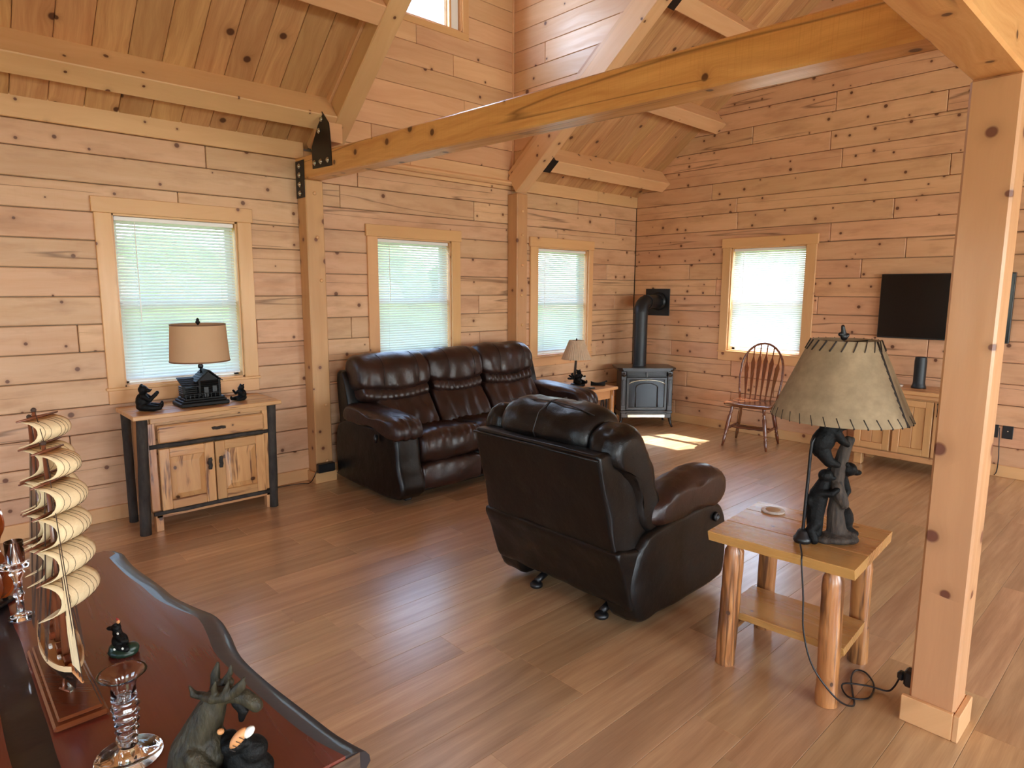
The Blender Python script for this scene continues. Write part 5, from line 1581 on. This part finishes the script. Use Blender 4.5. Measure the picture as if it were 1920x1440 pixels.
for mi, (s_, h_) in enumerate(masts):
    b0 = hp(s_, 0, .075)
    levels = {0: [(.490, .055), (.430, .062), (.372, .062), (.312, .066), (.248, .070)], 1: [(.540, .050), (.486, .058), (.425, .062), (.36, .066), (.29, .072)], 2: [(.40, .056), (.34, .060), (.275, .066)]}[mi]
    for k, (z_, hh) in enumerate(levels):
        w_ = .075 + .026 * k / 4 + (.0 if mi == 0 else .01)
        if mi == 0 and k == 0: w_ = .06
        y0, y1 = b0.y - w_ / 2 - .012, b0.y + w_ / 2 + .012
        M().tube([(b0.x + .005, y0, z_ + .002), (b0.x + .005, b0.y, z_ + .002), (b0.x + .005, y1, z_ + .002)], [.0018, .0032, .0018], 6).obj('yard', SPAR, sp, True)
        sail(b0.x, b0.y, z_, w_, hh, .055 if mi == 0 else .046)
b2 = hp(-.12, 0, .075)
m = M(); m.prism([(b2.x - .004, .50), (b2.x - .034, .20), (b2.x - .004, .15)], b2.y - .001, b2.y + .001, 'y'); m.obj('spanker_sail', TRIMT, sp)
# bowsprit, jibs, rigging
bt = hp(.13, 0, .086); be_ = hp(.225, 0, .108)
M().tube([hp(.09, 0, .080), bt, be_], [.0045, .004, .002], 7).obj('bowsprit', ORANGE, sp, True)
f0 = hp(.05, 0, .075)
rig = M()
for (z_, k_) in ((.50, .0), (.44, .03), (.36, .06), (.28, .075)):
    q = be_.lerp(bt, k_ * 10); rig.tube([(f0.x, f0.y, z_), tuple(q)], .0008, 4)
for i in range(2):
    a_ = hp(masts[i][0], 0, 0); b_ = hp(masts[i + 1][0], 0, 0)
    for z_ in (.50, .40, .30): rig.tube([(a_.x, a_.y, z_ - .12), (b_.x, b_.y, z_ + .03)], .0007, 4)
    rig.tube([(a_.x, a_.y, masts[i][1]), (b_.x, b_.y, masts[i + 1][1])], .0007, 4)
for (s_, h_) in masts:
    b0 = hp(s_, 0, 0)
    for sg in (-1, 1):
        for ds in (-.02, -.008, .004):
            q = hp(s_ + ds, sg * .031, .082); rig.tube([(b0.x, b0.y, h_ * .62), tuple(q)], .0007, 4)
            rig.tube([(b0.x, b0.y, h_), tuple(hp(s_ + ds, sg * .031, .082))], .0005, 4)
rig.obj('rigging', ROPE, sp)
for (z_, e_) in ((.30, .0), (.235, .35)):
    q = be_.lerp(bt, e_); top = V((f0.x + .012, f0.y - .006, z_)); bot = V(tuple(q)) + V((-.006, .006, .012))
    mid_ = top.lerp(bot, .55) + V((-.007, .0, -.01)); lo_ = top.lerp(bot, .97) + V((-.016, .01, -.002))
    m = M(); m.add([top, bot, lo_, mid_, top + V((.001, .0015, 0)), bot + V((.001, .0015, 0)), lo_ + V((.001, .0015, 0)), mid_ + V((.001, .0015, 0))], [(0, 1, 2, 3), (4, 7, 6, 5), (0, 4, 5, 1), (1, 5, 6, 2), (2, 6, 7, 3), (3, 7, 4, 0)])
    m.obj('jib_sail', SAIL, sp)
m = M(); m.tube([hp(.118, -.014, .070), hp(.125, -.018, .052)], .0022, 6); m.tube([hp(.112, -.022, .052), hp(.134, -.010, .050)], .0018, 6)
m.obj('anchor', SPAR, sp, True)

# ------------------------------------------------------------------ glass candle holders
def candle_holder(loc, label, s=1.0, wide=False):
    r = empty('candle_holder', loc, 0, label, 'candle holder', None)
    if not wide:
        prof = [(.051, 0), (.052, .002), (.051, .004), (.03, .006), (.016, .010), (.0125, .016)]
        for k in range(6):
            z_ = .020 + k * .0135; q = .0115 + .0012 * k
            prof += [(q, z_), (q + .0045, z_ + .005), (q + .0005, z_ + .011)]
        prof += [(.0185, .103), (.020, .110), (.019, .122), (.0195, .132), (.024, .142), (.034, .151), (.0375, .1535), (.036, .1545), (.032, .152), (.022, .143), (.017, .132), (.0165, .112), (.012, .105), (0.0005, .1035)]
    else:
        prof = [(.026, 0), (.027, .003), (.014, .008), (.008, .016), (.008, .05), (.013, .06), (.008, .07), (.009, .10), (.016, .113), (.013, .122), (.020, .128), (.036, .133), (.037, .1355), (.021, .138), (.019, .142), (.019, .193), (.0172, .193), (.017, .142), (.0005, .141)]
    m = M()
    segs = 40
    rr = []
    for i, (q, z_) in enumerate(prof):
        rr.append([((q + (0.0012 * sin(3 * (2 * pi * k / segs) + z_ * 420) if (.02 < z_ < .10 and not wide) else 0)) * cos(2 * pi * k / segs), (q + (0.0012 * sin(3 * (2 * pi * k / segs) + z_ * 420) if (.02 < z_ < .10 and not wide) else 0)) * sin(2 * pi * k / segs), z_) for k in range(segs)])
    m.rings(rr)
    o = m.obj('glass_body', CRYSTAL, r, True)
    return r
candle_holder((.207, 1.177, TS), 'clear glass candlestick with a twisted stem at the front of the red table')
candle_holder((.135, 1.885, TS), 'clear glass candlestick with a wide drip plate, beside the violin', wide=True)

# ------------------------------------------------------------------ small bear with a bird
sb = empty('bear_figurine', (.278, 1.541, TS), VF, 'tiny black bear figurine with a bird on its head, beside the ship', 'figurine')
blobs('rock_base', [('e', (.0, 0, .006), (.033, .026, .012)), ('e', (.018, 0, .014), (.016, .016, .012)), ('e', (-.012, 0, .014), (.018, .018, .012))], GREENP, sb, .0022, 2)
blobs('bear', [('e', (-.006, 0, .030), (.017, .015, .018)), ('e', (-.010, 0, .048), (.010, .010, .012)), ('e', (-.012, 0, .060), (.0105, .010, .0095)), ('e', (-.024, 0, .058), (.009, .006, .005)), ('e', (-.008, -.007, .069), (.003, .003, .004)), ('e', (-.008, .007, .069), (.003, .003, .004)),
    ('t', [(-.004, -.01, .045), (.008, -.014, .036), (.015, -.01, .034)], [.006, .005, .005]), ('t', [(.0, -.01, .02), (.016, -.014, .018)], [.009, .007])], RESIN, sb, .0016, 2)
M().sphere((-.006, 0, .0735), (.004, .004, .0045), 8).obj('bird', ORANGE, sb, True)
M().tube([(-.006, 0, .077), (-.010, 0, .083)], [.003, .0006], 6).obj('bird_crest', REDP, sb, True)
for (x_, z_) in ((-.006, .021), (.012, .023), (-.002, .052)): M().sphere((x_, -.0215 if z_ < .03 else -.0115, z_), (.0028, .0012, .0028), 8).obj('flower', DOTW, sb, True)

# ------------------------------------------------------------------ moose hugging a bear
mo = empty('moose_figurine', (.300, 1.02, TS), VF, 'olive brown moose and black bear figurine at the near end of the red table', 'figurine')
blobs('moose_body', [('t', [(-.042, .0, .012), (-.036, 0, .05), (-.018, 0, .090), (-.004, 0, .122), (.006, 0, .142)], [.040, .038, .030, .024, .018]), ('e', (-.010, .0, .05), (.032, .032, .05)),
    ('t', [(.004, 0, .144), (.030, 0, .150), (.052, 0, .145), (.066, 0, .134)], [.016, .0135, .0125, .012]), ('e', (.069, 0, .130), (.0115, .010, .011)),
    ('t', [(-.045, .01, .02), (-.055, .0, -.0 + .014)], [.032, .022]), ('t', [(-.02, -.030, .062), (.01, -.042, .036), (.045, -.046, .024), (.066, -.044, .018)], [.017, .014, .012, .010]),
    ('t', [(-.03, -.03, .02), (.0, -.042, .012)], [.02, .014])], MOOSE, mo, .0028, 2)
blobs('antlers', [('t', [(-.012, -.004, .148), (.008, -.016, .153), (.030, -.018, .157), (.046, -.014, .160)], [.007, .009, .008, .005]), ('t', [(.012, -.016, .156), (.012, -.018, .172), (.016, -.020, .184)], [.006, .0045, .002]),
    ('t', [(.026, -.018, .158), (.032, -.018, .172), (.036, -.018, .184)], [.006, .0045, .002]), ('t', [(.038, -.016, .160), (.050, -.016, .174), (.060, -.014, .188)], [.007, .006, .002]), ('t', [(.046, -.014, .161), (.056, -.014, .170), (.060, -.014, .178)], [.005, .004, .002]),
    ('t', [(-.004, .018, .155), (-.004, .022, .170), (.0, .024, .188)], [.007, .008, .003]), ('t', [(.010, .018, .158), (.020, .022, .172), (.022, .022, .186)], [.006, .005, .002]), ('t', [(-.004, .014, .152), (.02, .02, .158)], [.007, .007]),
    ('t', [(-.014, .0, .146), (-.028, -.004, .152), (-.034, -.004, .166)], [.007, .006, .002])], MOOSE, mo, .002, 1)
blobs('muzzle_bell', [('t', [(.040, 0, .138), (.048, 0, .122), (.044, 0, .106)], [.011, .009, .005])], RESIN, mo, .0022, 1)  # dark dewlap hanging under the moose's muzzle
blobs('black_bear', [('e', (.048, -.004, .036), (.036, .030, .040)), ('e', (.064, -.01, .062), (.024, .022, .022)), ('e', (.022, 0, .066), (.018, .018, .020)), ('t', [(.03, -.02, .07), (.045, -.024, .078), (.058, -.022, .083)], [.012, .011, .009]), ('e', (.062, 0, .020), (.03, .03, .022))], RESIN, mo, .0026, 2)
m = M(); rr = []
for k in range(7):
    t_ = k / 6; c_ = V((.040, -.034, .082)).lerp(V((.064, -.030, .112)), t_); q = .0085 * sqrt(max(.05, 1 - (2 * t_ - 1) ** 2 * .9))
    ax = V((.62, .1, .78)).normalized(); s1 = V((.78, 0, -.62)); s2 = V((0, 1, 0))
    rr.append([c_ + s1 * q * cos(a_ * pi / 4) + s2 * q * sin(a_ * pi / 4) for a_ in range(8)])
m.rings(rr).obj('corn_cob', ORANGE, mo, True)
m = M(); m.sphere((.068, -.030, .106), (.007, .007, .012), 10, Matrix.Rotation(.7, 3, 'Y')); m.obj('white_husk', DOTW, mo, True)
M().sphere((.017, -.016, .096), (.006, .005, .005), 8).obj('honey_dab', ORANGE, mo, True)
for k in range(4): M().tube([V((.040, -.044, .083)).lerp(V((.060, -.040, .108)), k / 4 + .1), V((.049, -.043, .079)).lerp(V((.068, -.039, .103)), k / 4 + .1)], .0007, 4).obj('kernel_groove', LACE, mo)

# ------------------------------------------------------------------ small violin at the frame's left edge
vi = empty('violin', (.075, 2.015, TS), VF, 'glossy amber violin standing upright on the far end of the red table', 'violin')
def vio(scale):
    half = [(0, .012), (.035, .012), (.055, .035), (.060, .065), (.052, .095), (.038, .115), (.034, .135), (.038, .155), (.048, .175), (.050, .20), (.042, .228), (.020, .245), (0, .247)]
    full = half + [(-x, z) for x, z in half[-2:0:-1]]
    return [(p.x * scale, p.y * scale) for p in smooth_loop([(x, z, 0) for x, z in full], 3)]
pf = vio(1.12)
m = M(); n_ = len(pf)
def sc_(f, y_): 
    cz = .145
    return [(x * f, y_, cz + (z - cz) * f) for x, z in pf]
m.rings([sc_(.55, -.030), sc_(.85, -.027), sc_(.97, -.022), sc_(1.0, -.019), sc_(.96, -.017), sc_(.96, .017), sc_(1.0, .019), sc_(.97, .022), sc_(.85, .027), sc_(.55, .030)])
m.obj('body', VIOLIN, vi, True, auto=45)
M().box((-.007, -.042, .16), (.007, -.030, .335), .003).obj('fingerboard', BLACKP, vi)
m = M(); m.tube([(0, -.024, .265), (0, -.026, .31), (0, -.024, .345)], [.012, .009, .010], 10); m.obj('neck', VIOLIN, vi, True)
m = M(); m.tube([(0, -.022, .34), (0, -.012, .365), (0, .004, .378), (0, .012, .368), (0, .004, .358), (-.0, -.002, .364)], [.011, .010, .009, .008, .006, .004], 10); m.lathe([(.012, -.016), (.012, .016)], 14, (0, .002, .370), 'x')
m.obj('scroll', VIOLIN, vi, True)
m = M()
for sx, z_ in ((-1, .348), (1, .356), (-1, .362), (1, .342)): m.tube([(0, -.018, z_), (sx * .028, -.018, z_)], [.003, .005], 8)
m.obj('tuning_pegs', BLACKP, vi, True)
m = M()
for k in range(4): m.tube([(-.006 + .004 * k, -.045, .345), (-.006 + .004 * k, -.047, .125), (-.006 + .004 * k, -.036, .07)], .0004, 4)
m.obj('strings', CHROME, vi)
M().box((-.020, -.048, .122), (.020, -.030, .127), .001).obj('bridge', CASING, vi)
M().prism([(-.008, .03), (.008, .03), (.012, .085), (-.012, .085)], -.040, -.032, 'y').obj('tailpiece', BLACKP, vi)
m = M(); m.box((-.05, -.035, 0), (.05, .045, .008), .003); m.box((-.03, .028, .008), (-.02, .040, .12), .002); m.box((.02, .028, .008), (.03, .040, .12), .002)
m.obj('stand', BLACKS, vi)
